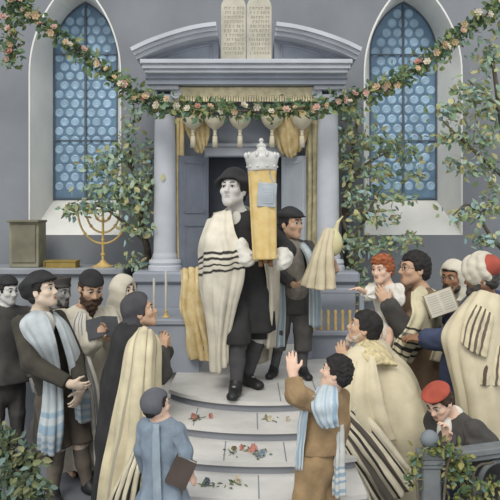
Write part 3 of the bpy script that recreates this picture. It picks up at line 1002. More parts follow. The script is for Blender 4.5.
class Person:
    """joints in the place; head frame r (person's right), f (forward), u (up)"""
    def __init__(s, label, base, D, S=1.0, head=None, hs=1.0, look=(0, -1, 0), roll=0, neck=None, pel=None, face=(0, -1), sw=.19, arms=None, legs=None, zf=0.0, cat='person'):
        x = (base - 250) * D / FOC
        s.o = V(x, D, zf)
        s.e = thing('person', label, cat, s.o)
        s.S = S; s.D = D; s.hs = hs
        s.hc = PX(*head)
        s.f = unit(look)
        r = unit(np.cross(s.f, (0, 0, 1))); u = np.cross(r, s.f)
        c, q = math.cos(roll), math.sin(roll)
        s.r = r * c + u * q; s.u = u * c - r * q
        s.R = np.array([s.r, s.f, s.u])
        s.neck = PX(*neck); s.pel = PX(*pel)
        s.tf = unit((face[0], face[1], 0)); s.tr = unit(np.cross(s.tf, (0, 0, 1)))
        s.shR = s.neck + s.tr * sw + V(0, 0, -.065 * S); s.shL = s.neck - s.tr * sw + V(0, 0, -.065 * S)
        arms = arms or {}
        s.arm = {}
        for k, sh, sg in (('R', s.shR, 1), ('L', s.shL, -1)):
            a = arms.get(k)
            if a is None:
                el = sh + V(0, 0, -.29 * S) + s.tr * sg * .05 * S - s.tf * .03
                wr = el + V(0, 0, -.22 * S) + s.tf * .08 * S
                a = dict(el=el, wr=wr, d=(0, 0, -1), n=-s.tr * sg, curl=.35)
            else:
                a = dict(a); a['el'] = PX(*a['el']); a['wr'] = PX(*a['wr'])
            a.setdefault('curl', .3); a['sh'] = sh; a['sg'] = sg
            a['d'] = unit(a['d'] if a.get('d') is not None else a['wr'] - a['el'])
            n = np.asarray(a['n'], float); a['n'] = unit(n - a['d'] * n.dot(a['d']))
            s.arm[k] = a
        s.leg = {}
        legs = legs or {}
        for k, sg in (('R', 1), ('L', -1)):
            hip = s.pel + s.tr * sg * .09 * S + V(0, 0, -.03 * S)
            l = legs.get(k)
            if l is None:
                an = V(hip[0], hip[1], zf + .085 * S) + s.tr * sg * .02
                kn = (hip + an) / 2 + s.tf * .03 * S
                l = dict(kn=kn, an=an, d=s.tf)
            else:
                l = dict(l); l['kn'] = PX(*l['kn'])
                px, d = l['an']; z = l.get('z', zf) + .085 * S
                l['an'] = V((px - 250) * d / FOC, d, z); l['d'] = unit(l.get('d', s.tf))
            l['hip'] = hip
            s.leg[k] = l
    def h(s, x, y, z):
        return s.hc + s.hs * (x * s.r + y * s.f + z * s.u)
    def head_prims(s):
        h, k = s.h, s.hs; R = s.R
        P = [ell(h(0, -.012, .03), V(.077, .096, .088) * k, R), ell(h(0, .018, -.035), V(.062, .074, .082) * k, R, .03 * k),
             cone(h(0, .062, -.098), h(0, .058, -.085), .021 * k, .028 * k, .03 * k)]
        for q in (-1, 1):
            P += [cone(h(q * .055, -.005, -.055), h(q * .015, .06, -.097), .02 * k, .02 * k, .03 * k),
                  ell(h(q * .043, .058, -.024), V(.024, .022, .02) * k, R, .025 * k),
                  cone(h(q * .046, .066, .03), h(q * .012, .083, .026), .011 * k, .012 * k, .02 * k)]
        for q in (-1, 1):
            P.append(ell(h(q * .032, .096, .004), V(.021, .016, .013) * k, R, .014 * k, '-'))
        P += [cone(h(0, .084, .016), h(0, .108, -.03), .008 * k, .0125 * k, .014 * k), ell(h(0, .092, -.036), V(.018, .014, .01) * k, R, .012 * k),
              cone(h(-.018, .079, -.06), h(.018, .079, -.06), .0075 * k, .0075 * k, .008 * k), cone(h(0, .087, -.061), h(0, .0875, -.06), .0085 * k, .0085 * k, .008 * k),
              cone(h(-.014, .08, -.0745), h(.014, .08, -.0745), .0085 * k, .0085 * k, .008 * k)]
        P.append(cone(h(-.024, .094, -.0675), h(.024, .094, -.0675), .004 * k, .004 * k, .006 * k, op='-'))
        for q in (-1, 1):
            P.append(ell(h(q * .08, -.012, -.008), V(.011, .022, .033) * k, R, .008 * k))
            P.append(ell(h(q * .09, -.006, -.004), V(.007, .011, .018) * k, R, .006 * k, '-'))
        P.append(cone(h(0, -.03, -.05), s.neck, .052 * k, .058 * k, .03 * k))
        return P
    def hand_prims(s, a):
        k = s.S ** .9; w = a['wr']; d = a['d']; n = a['n']; sg = a['sg']
        t = np.cross(d, n) * sg
        P = [ell(w + d * .048 * k, V(.041, .054, .017) * k, np.array([t, d, n]), .02 * k), cone(w, w + d * .03 * k, .026 * k, .024 * k, .02 * k)]
        for off, L, r0 in ((.03, .07, .0092), (.0105, .08, .0095), (-.0095, .073, .0092), (-.028, .056, .0082)):
            p = w + d * .085 * k + t * off * k - d * abs(off) * .25; dd = unit(d + t * off * a.get('spread', 3)); c = a['curl']
            for i, fr in enumerate((.45, .3, .25)):
                ang = c * (i + .6)
                v = dd * math.cos(ang) + n * math.sin(ang)
                q = p + v * L * fr * k
                P.append(cone(p, q, (r0 - i * .0008) * k, (r0 - (i + 1) * .0009) * k, .006 * k)); p = q
        p = w + d * .03 * k + t * .03 * k
        v = unit(t * .75 + d * .65 + n * .25)
        q = p + v * .042 * k; P.append(cone(p, q, .013 * k, .0105 * k, .014 * k))
        v2 = unit(t * .2 + d * .8 + n * .45 * (1 + a['curl'])); P.append(cone(q, q + v2 * .032 * k, .0105 * k, .008 * k, .006 * k))
        return P
    def body(s, sk, lips=None, brow=None, h=.0062, beardless=True, lid=True):
        S = s.S; P = s.head_prims()
        ch = s.neck + V(0, 0, -.20 * S); wa = (ch + s.pel) / 2
        P += [cone(s.neck + V(0, 0, -.1 * S), ch, .125 * S, .145 * S, .05, s.tf, .68), cone(ch, s.pel + V(0, 0, .04), .14 * S, .135 * S, .05, s.tf, .7),
              cone(s.shR, s.shL, .05 * S, .05 * S, .05), cone(s.neck, s.neck + V(0, 0, -.08 * S), .055 * S, .09 * S, .04)]
        for a in s.arm.values():
            P += [cone(a['sh'], a['el'], .05 * S, .04 * S, .04), cone(a['el'], a['wr'], .041 * S, .027 * S ** .7, .02)] + s.hand_prims(a)
        for l in s.leg.values():
            t = l['d']
            P += [cone(l['hip'], l['kn'], .085 * S, .056 * S, .05), cone(l['kn'], (l['kn'] + l['an'] * 1.0) / 2 - t * .015, .055 * S, .054 * S, .03), cone((l['kn'] + l['an']) / 2 - t * .015, l['an'], .054 * S, .035 * S, .03),
                  cone(l['an'] + V(0, 0, -.045 * S), l['an'] + t * .13 * S + V(0, 0, -.06 * S), .034 * S, .024 * S, .03)]
        v, f = solid(P, h)
        mats = [sk, M_EYEW, M_IRIS, brow or M_BROW, lips or lipmat((182, 132, 118))]
        c = v[f].mean(1)
        loc = (c - s.hc) @ s.R.T / s.hs
        mi = np.zeros(len(f), int)
        mi[(np.abs(loc[:, 0]) < .019) & (loc[:, 1] > .08) & (loc[:, 2] < -.055) & (loc[:, 2] > -.079)] = 4
        mb = MB(); k = s.hs
        for q in (-1, 1):
            e = s.h(q * .032, .074, .003)
            mb.ball(e, .0155 * k, 14, 1)
            g = unit(s.f * 1.0 + s.u * .05)
            mb.ball(e + g * .0095 * k, .0085 * k, 12, 2)
            # upper lid line and brow
            mb.tube([s.h(q * (.032 + dx), .0885 - abs(dx) * .22 - (.004 if dx > 0 else 0), .0105 - dx * dx * 14) for dx in (-.017, -.009, 0, .009, .017)], [.0016 * k, .003 * k, .0034 * k, .003 * k, .0016 * k], 6, 3)
            mb.tube([s.h(q * x, y, z) for x, y, z in ((.013, .095, .0275), (.024, .093, .033), (.036, .086, .0345), (.05, .073, .029))], [.003 * k, .0045 * k, .004 * k, .002 * k], 6, 3)
        ev = np.concatenate(mb.v); ef = mb.f
        V_ = np.concatenate([v, ev]); F_ = [tuple(q) for q in f.tolist()] + [tuple(i + len(v) for i in q) for q in ef]
        return mk('body', V_, F_, mats, np.concatenate([mi, mb.m]), s.e, True)
    # ---- hair and headgear
    def hair(s, m, style='short', noise=.004, h=.006):
        k = s.hs; R = s.R; H = s.h
        g = {'full': .02, 'curl': .016}.get(style, .012)
        P = [ell(H(0, -.014, .034), V(.077 + g, .097 + g, .089 + g) * k, R, .01)]
        P += [ell(H(0, -.065, -.03), V(.066 + g * .5, .04 + g, .06) * k, R, .03 * k)]
        if style == 'full':
            P += [ell(H(q * .055, -.02, .01), V(.045, .06, .06) * k, R, .02 * k) for q in (-1, 1)]
            P += [ell(H(0, .05, .095), V(.06, .04, .03) * k, R, .02 * k)]
        if style == 'long':
            P += [ell(H(q * .06, -.035, -.04), V(.03, .05, .075) * k, R, .02 * k) for q in (-1, 1)]
        P.append(rbox(H(0, .115, -.075), V(.075, .085, .125) * k, R, .03 * k, .03 * k, '-'))
        P.append(rbox(H(0, .06, -.12), V(.12, .085, .1) * k, R, .02 * k, .02 * k, '-'))
        P.append(rbox(H(0, 0, -.2), V(.2, .2, .1) * k, R, .01, .01, '-') if style != 'long' else rbox(H(0, 0, -.25), V(.2, .2, .1) * k, R, .01, .01, '-'))
        return blob('hair', P, m, s.e, h, (noise * k, 95 / k))
    def beard(s, m, L=.08, w=1.0, moust=True, noise=.004):
        k = s.hs; R = s.R; H = s.h
        P = [cone(H(0, .062, -.095), H(0, .075, -.095 - L), .042 * k * w, .016 * k * w, .03 * k)]
        for q in (-1, 1):
            P.append(cone(H(q * .066, .0, -.03), H(q * .05, .03, -.085), .016 * k, .028 * k * w, .02 * k)); P.append(cone(H(q * .05, .03, -.085), H(0, .066, -.105), .026 * k * w, .034 * k * w, .02 * k))
            if moust: P.append(cone(H(q * .004, .092, -.05), H(q * .03, .078, -.066), .009 * k, .008 * k, .01 * k))
        return blob('beard', P, m, s.e, .0065, (noise * k, 85 / k))
    def skull(s, g, top=0.0):
        return ell(s.h(0, -.012, .032 + top), V(.077 + g, .096 + g, .088 + g) * s.hs, s.R, .01)
    # ---- clothes
    def sleeve(s, side, r=(.075, .065, .055), to=1.0, folds=.004):
        a = s.arm[side]; S = s.S
        w = a['el'] + (a['wr'] - a['el']) * to
        return [cone(a['sh'], a['el'], r[0] * S, r[1] * S, .04, folds=(5, folds, folds, a['sg'], 3)), cone(a['el'], w, r[1] * S, r[2] * S, .02, folds=(4, folds, folds * .5, 1.3, 4), flat=False)]
    def cuff_cut(s, side, to=1.0):
        a = s.arm[side]; d = unit(a['wr'] - a['el'])
        return a['el'] + (a['wr'] - a['el']) * to, d
    def torso(s, g=.02, low=0.0):
        S = s.S; ch = s.neck + V(0, 0, -.22 * S)
        return [cone(s.neck + V(0, 0, -.11 * S), ch, (.13) * S + g, .15 * S + g, .05, s.tf, .75), cone(ch, s.pel + V(0, 0, low), .145 * S + g, .145 * S + g, .06, s.tf, .78, folds=(5, .002, .005, 1, 1)),
                cone(s.shR + s.tr * .0, s.shL, .055 * S + g * .6, .055 * S + g * .6, .06), cone(s.neck + V(0, 0, -.035 * S), s.neck + V(0, 0, -.1 * S), .055 * S + g * .5, .1 * S, .05)]
    def skirt(s, z, r0, r1, n=6, am=.015, q=.8, shift=(0, 0), top=None, ph=0):
        a = s.pel if top is None else top
        b = V(a[0] + shift[0], a[1] + shift[1], z)
        return cone(a, b, r0, r1, .05, s.tf, q, folds=(n, am * .3, am, ph, 1.5), flat=False)
    def coat(s, m, name='coat', g=.022, z=None, r1=.2, sl=(.07, .062, .048), to=.97, h=.01, n=6, am=.012, sides=('R', 'L'), q=.8, extra=()):
        """fitted top with sleeves and, if z is given, skirts down to that height"""
        P = s.torso(g)
        if z is not None: P.append(s.skirt(z, .15 * s.S + g, r1, n, am, q))
        P += list(extra)
        P.append(cone(s.hc, s.neck + V(0, 0, .0), .062 * s.hs, .062 * s.hs, .005, op='-'))
        v, f = solid(P + ([plane((0, 0, z), (0, 0, -1))] if z is not None else [plane(s.pel + V(0, 0, -.08 * s.S), (0, 0, -1))]), h)
        o = mk(name, v, f, m, None, s.e, True)
        for k in sides:
            Q = s.sleeve(k, sl, to)
            p, d = s.cuff_cut(k, to)
            blob('sleeve', Q + [plane(p, d)] if np.dot(s.arm[k]['sh'] - p, d) < 0 else Q, m, o, h)
        return o
    def trousers(s, m, zcut=None, rk=(.1, .075, .06), h=.01, name='trousers'):
        P = [cone(s.pel + V(0, 0, .06), s.pel + V(0, 0, -.04), .14 * s.S + .012, .145 * s.S + .012, .04, s.tf, .8)]
        for l in s.leg.values():
            P += [cone(l['hip'], l['kn'], rk[0] * s.S, rk[1] * s.S, .03, folds=(4, .003, .004, 1, 2)), cone(l['kn'], l['an'], rk[1] * s.S, rk[2] * s.S, .02, folds=(4, .004, .004, 2, 2))]
        zc = zcut if zcut is not None else s.o[2] + .05
        return blob(name, P + [plane((0, 0, zc), (0, 0, -1))], m, s.e, h)
    def stockings(s, m, z1):
        for k, l in s.leg.items():
            t = l['d']; mid = (l['kn'] + l['an']) / 2 - t * .012
            blob('stocking', [cone(l['kn'], mid, .062 * s.S, .059 * s.S, .02), cone(mid, l['an'] + V(0, 0, -.03), .059 * s.S, .041 * s.S, .02), plane((0, 0, z1 + .03), (0, 0, 1))], m, s.e, .008)
    def shoes(s, m, buckle=None):
        for k, l in s.leg.items():
            t = unit((l['d'][0], l['d'][1], 0)); a = V(l['an'][0], l['an'][1], 0); z0 = l['an'][2] - .085 * s.S; S = s.S
            P = [cone(a + V(0, 0, z0 + .04 * S) - t * .02 * S, a + V(0, 0, z0 + .035 * S) + t * .15 * S, .044 * S, .036 * S, .03), cone(a + V(0, 0, z0 + .1 * S), a + V(0, 0, z0 + .05 * S) + t * .03, .045 * S, .045 * S, .03),
                 ell(a + V(0, 0, z0 + .03 * S) + t * .16 * S, V(.042, .042, .026) * S, None, .02), plane((0, 0, z0 + .004), (0, 0, -1))]
            o = blob('shoe', P, m, s.e, .007)
            if buckle:
                mb = MB(); c = a + V(0, 0, z0 + .083 * S) + t * .085 * S
                mb.ball(c, .018 * S, 8, 0, (1, 1, .6)); mb.build('buckle', buckle, o)

M_BLACK = mat('black_cloth', (54, 54, 55), .9, .15, 8, bump=.15)
M_DGREY = mat('dark_grey_cloth', (76, 74, 72), .9, .14, 8, bump=.15)
M_GREYC = mat('grey_cloth', (104, 102, 100), .9, .12, 8, bump=.15)
M_OLIVE = mat('dark_olive_cloth', (70, 67, 60), .9, .14, 8, bump=.15)
M_BRTR = mat('grey_brown_cloth', (92, 84, 76), .9, .14, 8, bump=.15)
M_IVORY = mat('ivory_wool', (208, 202, 186), .92, .06, 7, bump=.2)
M_CREAMW = mat('cream_wool', (210, 200, 172), .92, .07, 7, bump=.2)
M_WHITE = mat('white_linen', (216, 214, 206), .9, .05, 7, bump=.15)
M_HAIRB = mat('black_hair', (46, 44, 44), .75, .25, 30, bump=.5, bscale=120)
M_HAIRBR = mat('brown_hair', (70, 54, 44), .75, .25, 30, bump=.5, bscale=120)
M_HAIRR = mat('red_hair', (156, 92, 60), .75, .25, 30, bump=.5, bscale=120)
M_HAIRW = mat('white_hair', (200, 196, 186), .8, .12, 30, bump=.5, bscale=120)
M_HAIRG = mat('dark_grey_hair', (74, 72, 70), .8, .2, 30, bump=.5, bscale=120)
M_SHOE = mat('shoe_leather', (40, 40, 42), .5, .1, 10, spec=.4)
BK = (58, 56, 54); BL = (146, 168, 184)

def book(label, c, right, up, half_w, hgt, ang, cm, pm, lines=True):
    """open book: spine at c, pages spreading along right, facing out along normal"""
    c = np.asarray(c, float); r = unit(right); u = unit(np.asarray(up, float) - r * np.dot(up, r)); n = np.cross(r, u)
    if n[1] > 0 and False: n = -n
    t = thing('open_book', label, 'book', c)
    for s in (-1, 1):
        d = unit(r * s * math.cos(ang) + n * math.sin(ang)); nn = unit(np.cross(d, u) * s)
        R = np.array([d, u, nn])
        m = MB(); m.box(c + d * half_w / 2, (half_w / 2 + .004, hgt / 2 + .005, .004), bev=.001, R=R); m.build('cover', cm, t, smooth=False)
        m = MB(); m.box(c + d * half_w / 2 + nn * .012, (half_w / 2 - .002, hgt / 2, .008), bev=.002, R=R); pg = m.build('page', pm, t, smooth=False)
        if lines:
            l = MB()
            for i in range(8):
                l.box(c + d * half_w / 2 + nn * .0205 + u * hgt * (.36 - i * .1), (half_w * .36, .003, .0005), R=R)
            l.build('text_line', mat('print_ink', (178, 174, 164), .9, .05), pg, smooth=False)
    return t

# ---- the man who carries the scroll
p = Person('man in black hat carrying the large scroll down the steps, white striped shawl', 243, 5.3, 1.0, head=(233, 190, 5.28), hs=1.1, look=(-.36, -.88, .2), neck=(238, 214, 5.33), pel=(249, 287, 5.38), face=(-.15, -1), sw=.165, zf=LAND,
           arms=dict(R=dict(el=(214, 258, 5.22), wr=(247, 259, 5.0), d=(.9, -.3, .1), n=(.1, .5, .9), curl=.45), L=dict(el=(288, 250, 5.26), wr=(281, 262, 5.0), d=(-.9, -.35, .1), n=(0, .5, .9), curl=.45)),
           legs=dict(R=dict(kn=(238, 338, 5.18), an=(236, 5.16), d=(-.15, -1, 0)), L=dict(kn=(259, 338, 5.42), an=(247, 5.46), d=(.55, -.8, 0))))
p.body(SK_WHITE, lipmat((172, 164, 160)))
p.hair(M_HAIRB)
H = p.h
hat = blob('hat', [p.skull(.022, .022), cone(H(0, -.045, .045), H(0, -.03, .075), .15, .125, .02, p.u, .2), ell(H(0, -.045, .045), V(.135, .15, .045) * 1.22, p.R, .03), rbox(H(0, .105, -.06), V(.085, .085, .125), p.R, .02, .04, '-'), rbox(H(0, 0, -.13), V(.2, .2, .12), p.R, .01, .02, '-')], M_BLACK, p.e, .008)
co = p.coat(M_BLACK, g=.02, z=1.28, r1=.205, sl=(.068, .06, .05), to=.8, n=6, am=.016)
p.trousers(M_BLACK, 1.22, rk=(.115, .095, .08), name='breeches')
p.stockings(mat('slate_stocking', (78, 78, 80), .9, .1, 9), 1.24)
M_STEEL = mat('buckle_steel', (150, 150, 150), .4, .1, metal=.6)
p.shoes(M_SHOE, M_STEEL)
blob('shirt', [ell(p.neck + p.tf * .085 + V(-.0, 0, -.085), (.05, .03, .11), None, .02), cone(p.neck + V(0, 0, -.03), p.neck + V(0, 0, .015), .075, .068, .02), cone(p.neck + V(0, 0, -.05), p.hc, .056, .05, .005, op='-')], M_WHITE, p.e, .008)
for k in 'RL':
    a = p.arm[k]; d = unit(a['wr'] - a['el'])
    blob('cuff', [cone(a['wr'] - d * .10, a['wr'] + d * .005, .072, .058, .03, folds=(6, .003, .003, 1, 1)), ell(a['wr'] - d * .02 + V(-.02 if k == 'R' else 0, 0, .07 if k == 'R' else .045), (.05, .05, .085 if k == 'R' else .06), None, .03)], M_WHITE, p.e, .008, (.003, 70))
TALL1 = stripe_mat('shawl_black_striped', (216, 210, 194), [(.30, .325, BK), (.345, .365, BK), (.39, .405, BK), (.43, .45, BK)], jitter=.02)
sheet('shawl_front', [[(231, 211, 5.22), (225, 211, 5.22), (217, 214, 5.22), (208, 220, 5.32)],
                [(235, 232, 5.06), (223, 233, 5.05), (208, 236, 5.08), (200, 243, 5.34)],
                [(243, 252, 4.99), (228, 256, 4.98), (208, 256, 5.08), (200, 262, 5.42)],
                [(244, 276, 5.02), (228, 279, 5.0), (208, 282, 5.1), (200, 284, 5.44)],
                [(236, 306, 5.12), (224, 312, 5.06), (211, 316, 5.14), (205, 316, 5.46)],
                [(229, 340, 5.16), (221, 346, 5.12), (214, 348, 5.2), (210, 346, 5.48)],
                [(227, 362, 5.2), (221, 372, 5.16), (215, 373, 5.24), (213, 366, 5.5)]], TALL1, p.e, (70, 44), .012, [(3, .004, .02, .5), (6, .0, .009, 1)], swap=False)
TALL1B = stripe_mat('shawl_black_edge', (206, 200, 186), [(.80, .82, BK), (.84, .855, BK)], jitter=.02)
sheet('shawl_back', [[(214, 214, 5.42), (238, 206, 5.48), (260, 212, 5.46), (270, 222, 5.40)],
                [(206, 245, 5.58), (238, 245, 5.62), (262, 245, 5.6), (278, 248, 5.46)],
                [(204, 285, 5.62), (238, 285, 5.66), (262, 285, 5.64), (277, 284, 5.5)],
                [(208, 325, 5.66), (238, 325, 5.7), (260, 325, 5.68), (276, 322, 5.55)],
                [(212, 360, 5.7), (238, 362, 5.74), (258, 364, 5.72), (273, 358, 5.6)]], TALL1B, p.e, (50, 60), .012, [(5, .008, .03, .5), (9, .0, .01, 1)])
sheet('shawl_shoulder', [[(250, 212, 5.26), (258, 213, 5.24), (266, 217, 5.28), (270, 222, 5.42)],
                [(256, 228, 5.16), (263, 230, 5.14), (271, 234, 5.2), (276, 240, 5.42)],
                [(260, 246, 5.14), (267, 248, 5.12), (274, 250, 5.2), (279, 256, 5.44)],
                [(266, 276, 5.24), (270, 277, 5.22), (275, 278, 5.28), (279, 280, 5.46)],
                [(267, 310, 5.32), (270, 312, 5.30), (274, 312, 5.36), (277, 312, 5.5)],
                [(264, 345, 5.38), (267, 348, 5.36), (271, 348, 5.4), (274, 346, 5.52)]], M_IVORY, p.e, (50, 30), .012, [(2, .004, .012, .5)])

# ---- the large scroll
b0 = PX(265.5, 260, 4.9); b1 = PX(261.5, 150, 4.98)
ax = unit(b1 - b0); Ls = np.linalg.norm(b1 - b0)
sc = thing('torah_scroll', 'large gold-mantled scroll with white crown, held upright by the man in black hat', 'scroll', b0)
M_MANT = mat('mantle_gold', (218, 196, 140), .85, .16, 16, col2=(204, 174, 112), bump=.3, bscale=60)
M_SILV = mat('silver_white', (204, 204, 200), .5, .08, 12, metal=.2)
def sp(t, off=V(0, 0, 0)): return b0 + ax * t * Ls + off
blob('mantle', [cone(sp(.0), sp(.80), .082, .098, .01, V(0, 1, 0), .85, folds=(7, .005, .003, .3, .6), flat=True), ell(sp(.80), (.096, .082, .04), None, .02)], M_MANT, sc, .008)
mb = MB(); mb.lathe(sp(-.03), [(.02, 0), (.02, .03)], 12, axis=ax)
for s_ in (-1, 1):
    mb.tube([sp(-.06, V(s_ * .035, 0, 0)), sp(0, V(s_ * .035, 0, 0))], .016, 10)
mb.build('roller_end', mat('roller_wood', (120, 92, 64), .6, .15, 10), sc)
mb = MB(); c0 = sp(.80)
mb.lathe(c0, [(.098, 0), (.105, .01), (.102, .03), (.112, .06), (.118, .09), (.112, .115), (.08, .135), (.05, .145), (.034, .16), (.03, .172), (.036, .182), (.03, .196), (.012, .205), (.012, .215)], 30, axis=ax)
mb.ball(c0 + ax * .225, .018, 10)
crn = mb.build('crown', M_SILV, sc, angle=50)
mb = MB()
for i in range(10):
    a = 2 * math.pi * i / 10
    mb.ball(c0 + ax * .115 + V(.112 * math.cos(a), .112 * math.sin(a), 0), .016, 8, 0, (1, 1, 1.5)); mb.ball(c0 + ax * .035 + V(.104 * math.cos(a), .104 * math.sin(a), 0), .011, 8)
mb.build('crown_ornament', M_SILV, crn)
M_PLATE = mat('breastplate_silver', (172, 180, 186), .5, .1, 10, metal=.25)
pl0 = PX(267, 195, 4.865)
mb = MB(); mb.box(pl0, (.066, .008, .085), bev=.006, R=np.array([[1, .08, -.06], [-.05, 1, 0], [.06, 0, 1]])); mb.box(pl0 + V(0, -.009, 0), (.045, .003, .06), bev=.002)
pt = mb.build('breastplate', M_PLATE, sc, smooth=False)
mb = MB()
for i in range(5): mb.box(pl0 + V(0, -.013, .04 - i * .02), (.034, .001, .003))
for s_ in (-1, 1): mb.tube([pl0 + V(s_ * .05, .0, .085), pl0 + V(s_ * .035 - .01, .03, .14), c0 + V(s_ * .05, -.08, .0)], .004, 6)
mb.build('chain', M_PLATE, pt, smooth=False)

# ---- youth behind him with the smaller wrapped scroll
p = Person('youth in flat cap and blue-edged shawl standing behind the large scroll, looking right', 291, 5.75, .8, head=(291, 224, 5.72), hs=.98, look=(.72, -.68, .02), neck=(289, 241, 5.78), pel=(293, 288, 5.8), face=(.3, -1), sw=.16, zf=LAND,
           arms=dict(R=dict(el=(276, 272, 5.66), wr=(294, 285, 5.52), d=(1, -.2, .05), n=(0, .3, 1), curl=.5), L=dict(el=(318, 272, 5.66), wr=(336, 270, 5.56), d=(-.1, -.1, 1), n=(-1, .2, 0), curl=.5)),
           legs=dict(R=dict(kn=(280, 330, 5.74), an=(274, 5.78), d=(-.35, -1, 0)), L=dict(kn=(303, 330, 5.74), an=(303, 5.74), d=(.3, -1, 0))))
p.body(SK_TAN); p.hair(M_HAIRB, 'long')
H = p.h
cap = blob('cap', [p.skull(.016, .015), ell(H(0, -.005, .08), V(.098, .108, .033), p.R, .03), ell(H(0, .105, .06), V(.055, .04, .008), p.R, .02), rbox(H(0, .05, -.12), V(.2, .2, .165), p.R, .01, .02, '-'), rbox(H(0, -.1, -.17), V(.2, .2, .165), p.R, .01, .02, '-')], M_BLACK, p.e, .007)
p.coat(M_DGREY, g=.018, z=1.36, r1=.17, sl=(.075, .07, .06), to=.9, n=5)
M_VEST = mat('grey_waistcoat', (138, 134, 126), .9, .14, 20)
blob('waistcoat', [cone(p.neck + V(0, 0, -.06) + p.tf * .075, p.pel + V(0, 0, .0) + p.tf * .075, .085, .105, .03, p.tf, .8)], M_VEST, p.e, .008)
blob('collar', [cone(p.neck + V(0, 0, -.04), p.neck + V(0, 0, .012), .075, .058, .02), ell(p.neck + p.tf * .05 + V(0, 0, -.05), (.05, .035, .03), None, .02)], M_WHITE, p.e, .007)
p.trousers(mat('charcoal_cloth', (88, 86, 85), .9, .14, 8, bump=.15), 1.06, rk=(.115, .1, .09), name='breeches'); p.stockings(mat('grey_stocking', (92, 92, 94), .9, .1), 1.05); p.shoes(M_SHOE)
SH_BL = stripe_mat('blue_striped_shawl', (196, 204, 206), [(.06, .2, BL), (.42, .5, BL), (.74, .94, BL)], axis='X')
SH_BLR = stripe_mat('blue_banded_shawl', (204, 206, 202), [(.60, .64, BL), (.68, .74, BL), (.78, .82, BL), (.9, .96, BL)])
sheet('shawl_end', [[(284, 238, 5.82), (288, 240, 5.84), (291, 240, 5.84)], [(276, 250, 5.66), (281, 252, 5.63), (286, 252, 5.64)], [(274, 275, 5.64), (279, 275, 5.62), (284, 275, 5.64)], [(273, 310, 5.66), (279, 310, 5.64), (285, 310, 5.66)], [(271, 345, 5.68), (277, 348, 5.66), (284, 346, 5.68)]], SH_BL, p.e, (40, 16), .01, [(2, .003, .012, 0)])
sheet('shawl_end', [[(292, 240, 5.84), (297, 239, 5.84), (301, 240, 5.82)], [(302, 250, 5.64), (307, 251, 5.62), (312, 253, 5.66)], [(308, 270, 5.62), (313, 270, 5.6), (318, 272, 5.64)], [(309, 300, 5.64), (315, 300, 5.62), (320, 300, 5.66)], [(309, 325, 5.66), (315, 328, 5.64), (320, 326, 5.68)]], SH_BL, p.e, (40, 16), .01, [(2, .003, .012, 0)])

t0 = PX(335, 252, 5.42); t1 = PX(302, 284, 5.40)
sc2 = thing('torah_scroll', 'small cream-wrapped scroll with pale yellow rounded top held by the youth', 'scroll', PX(318, 292, 5.42))
M_YEL = mat('pale_yellow_silk', (208, 202, 160), .8, .08, 10)
blob('mantle', [ell(PX(333, 243, 5.46), (.075, .07, .105), None, .02), cone(PX(333, 240, 5.46), PX(338, 222, 5.46), .03, .012, .02), cone(PX(338, 222, 5.46), PX(343, 216, 5.46), .012, .006, .01)], M_YEL, sc2, .007)
sheet('wrap', [[(324, 231, 5.44), (328, 228, 5.40), (334, 230, 5.42)], [(315, 249, 5.42), (323, 250, 5.36), (333, 251, 5.40)], [(308, 268, 5.42), (319, 270, 5.34), (334, 272, 5.40)], [(300, 285, 5.42), (318, 290, 5.34), (335, 289, 5.40)]], M_CREAMW, sc2, (36, 36), .02, [(3, .002, .022, .6)])
sheet('wrap', [[(324, 231, 5.48), (328, 228, 5.50), (334, 230, 5.46)], [(315, 249, 5.48), (323, 250, 5.52), (333, 251, 5.46)], [(308, 268, 5.50), (319, 270, 5.54), (334, 272, 5.46)], [(300, 285, 5.50), (318, 290, 5.54), (335, 288, 5.46)]], M_CREAMW, sc2, (36, 36), .02, [(3, .002, .016, 1.6)])

# ---- the crowd on the left
def robe(p, m, spec, name='robe', h=.011, extra=(), zcut=None, flq=.8, noise=None):
    """spec = [(px, py, distance, radius, fold count, fold depth)] from the shoulders down"""
    P = []
    for (a, b) in zip(spec, spec[1:]):
        P.append(cone(PX(*a[:3]), PX(*b[:3]), a[3], b[3], .06, p.tf, flq, folds=(a[4], a[5], b[5], 1.0, .6)))
    P += [cone(p.shR, p.shL, .065 * p.S, .065 * p.S, .07), cone(p.neck + V(0, 0, -.04), p.neck + V(0, 0, -.1), .08 * p.S, .12 * p.S, .05)] + list(extra)
    P.append(cone(p.hc, p.neck + V(0, 0, .01), .066 * p.hs, .066 * p.hs, .005, op='-'))
    if zcut is not None: P.append(plane((0, 0, zcut), (0, 0, -1)))
    return blob(name, P, m, p.e, h, noise)

# far left: pale face under a dark hat
p = Person('pale-faced person in dark hat and long coat at the far left edge', 7, 6.5, .95, head=(8, 291, 6.5), hs=1.0, look=(.8, -.6, -.02), neck=(6, 308, 6.52), pel=(6, 385, 6.52), face=(.6, -.8))
p.body(SK_WHITE, lipmat((176, 168, 164))); p.hair(M_HAIRB)
blob('hat', [p.skull(.02, .015), rbox(p.h(0, 0, -.1), V(.2, .2, .165), p.R, .01, .02, '-')], M_BLACK, p.e, .008)
p.coat(M_DGREY, g=.025, z=.62, r1=.24, am=.012); p.trousers(M_DGREY); p.shoes(M_SHOE)
blob('collar', [cone(p.neck + V(0, 0, -.045), p.neck + V(0, 0, .02), .085, .066, .02)], M_WHITE, p.e, .008)

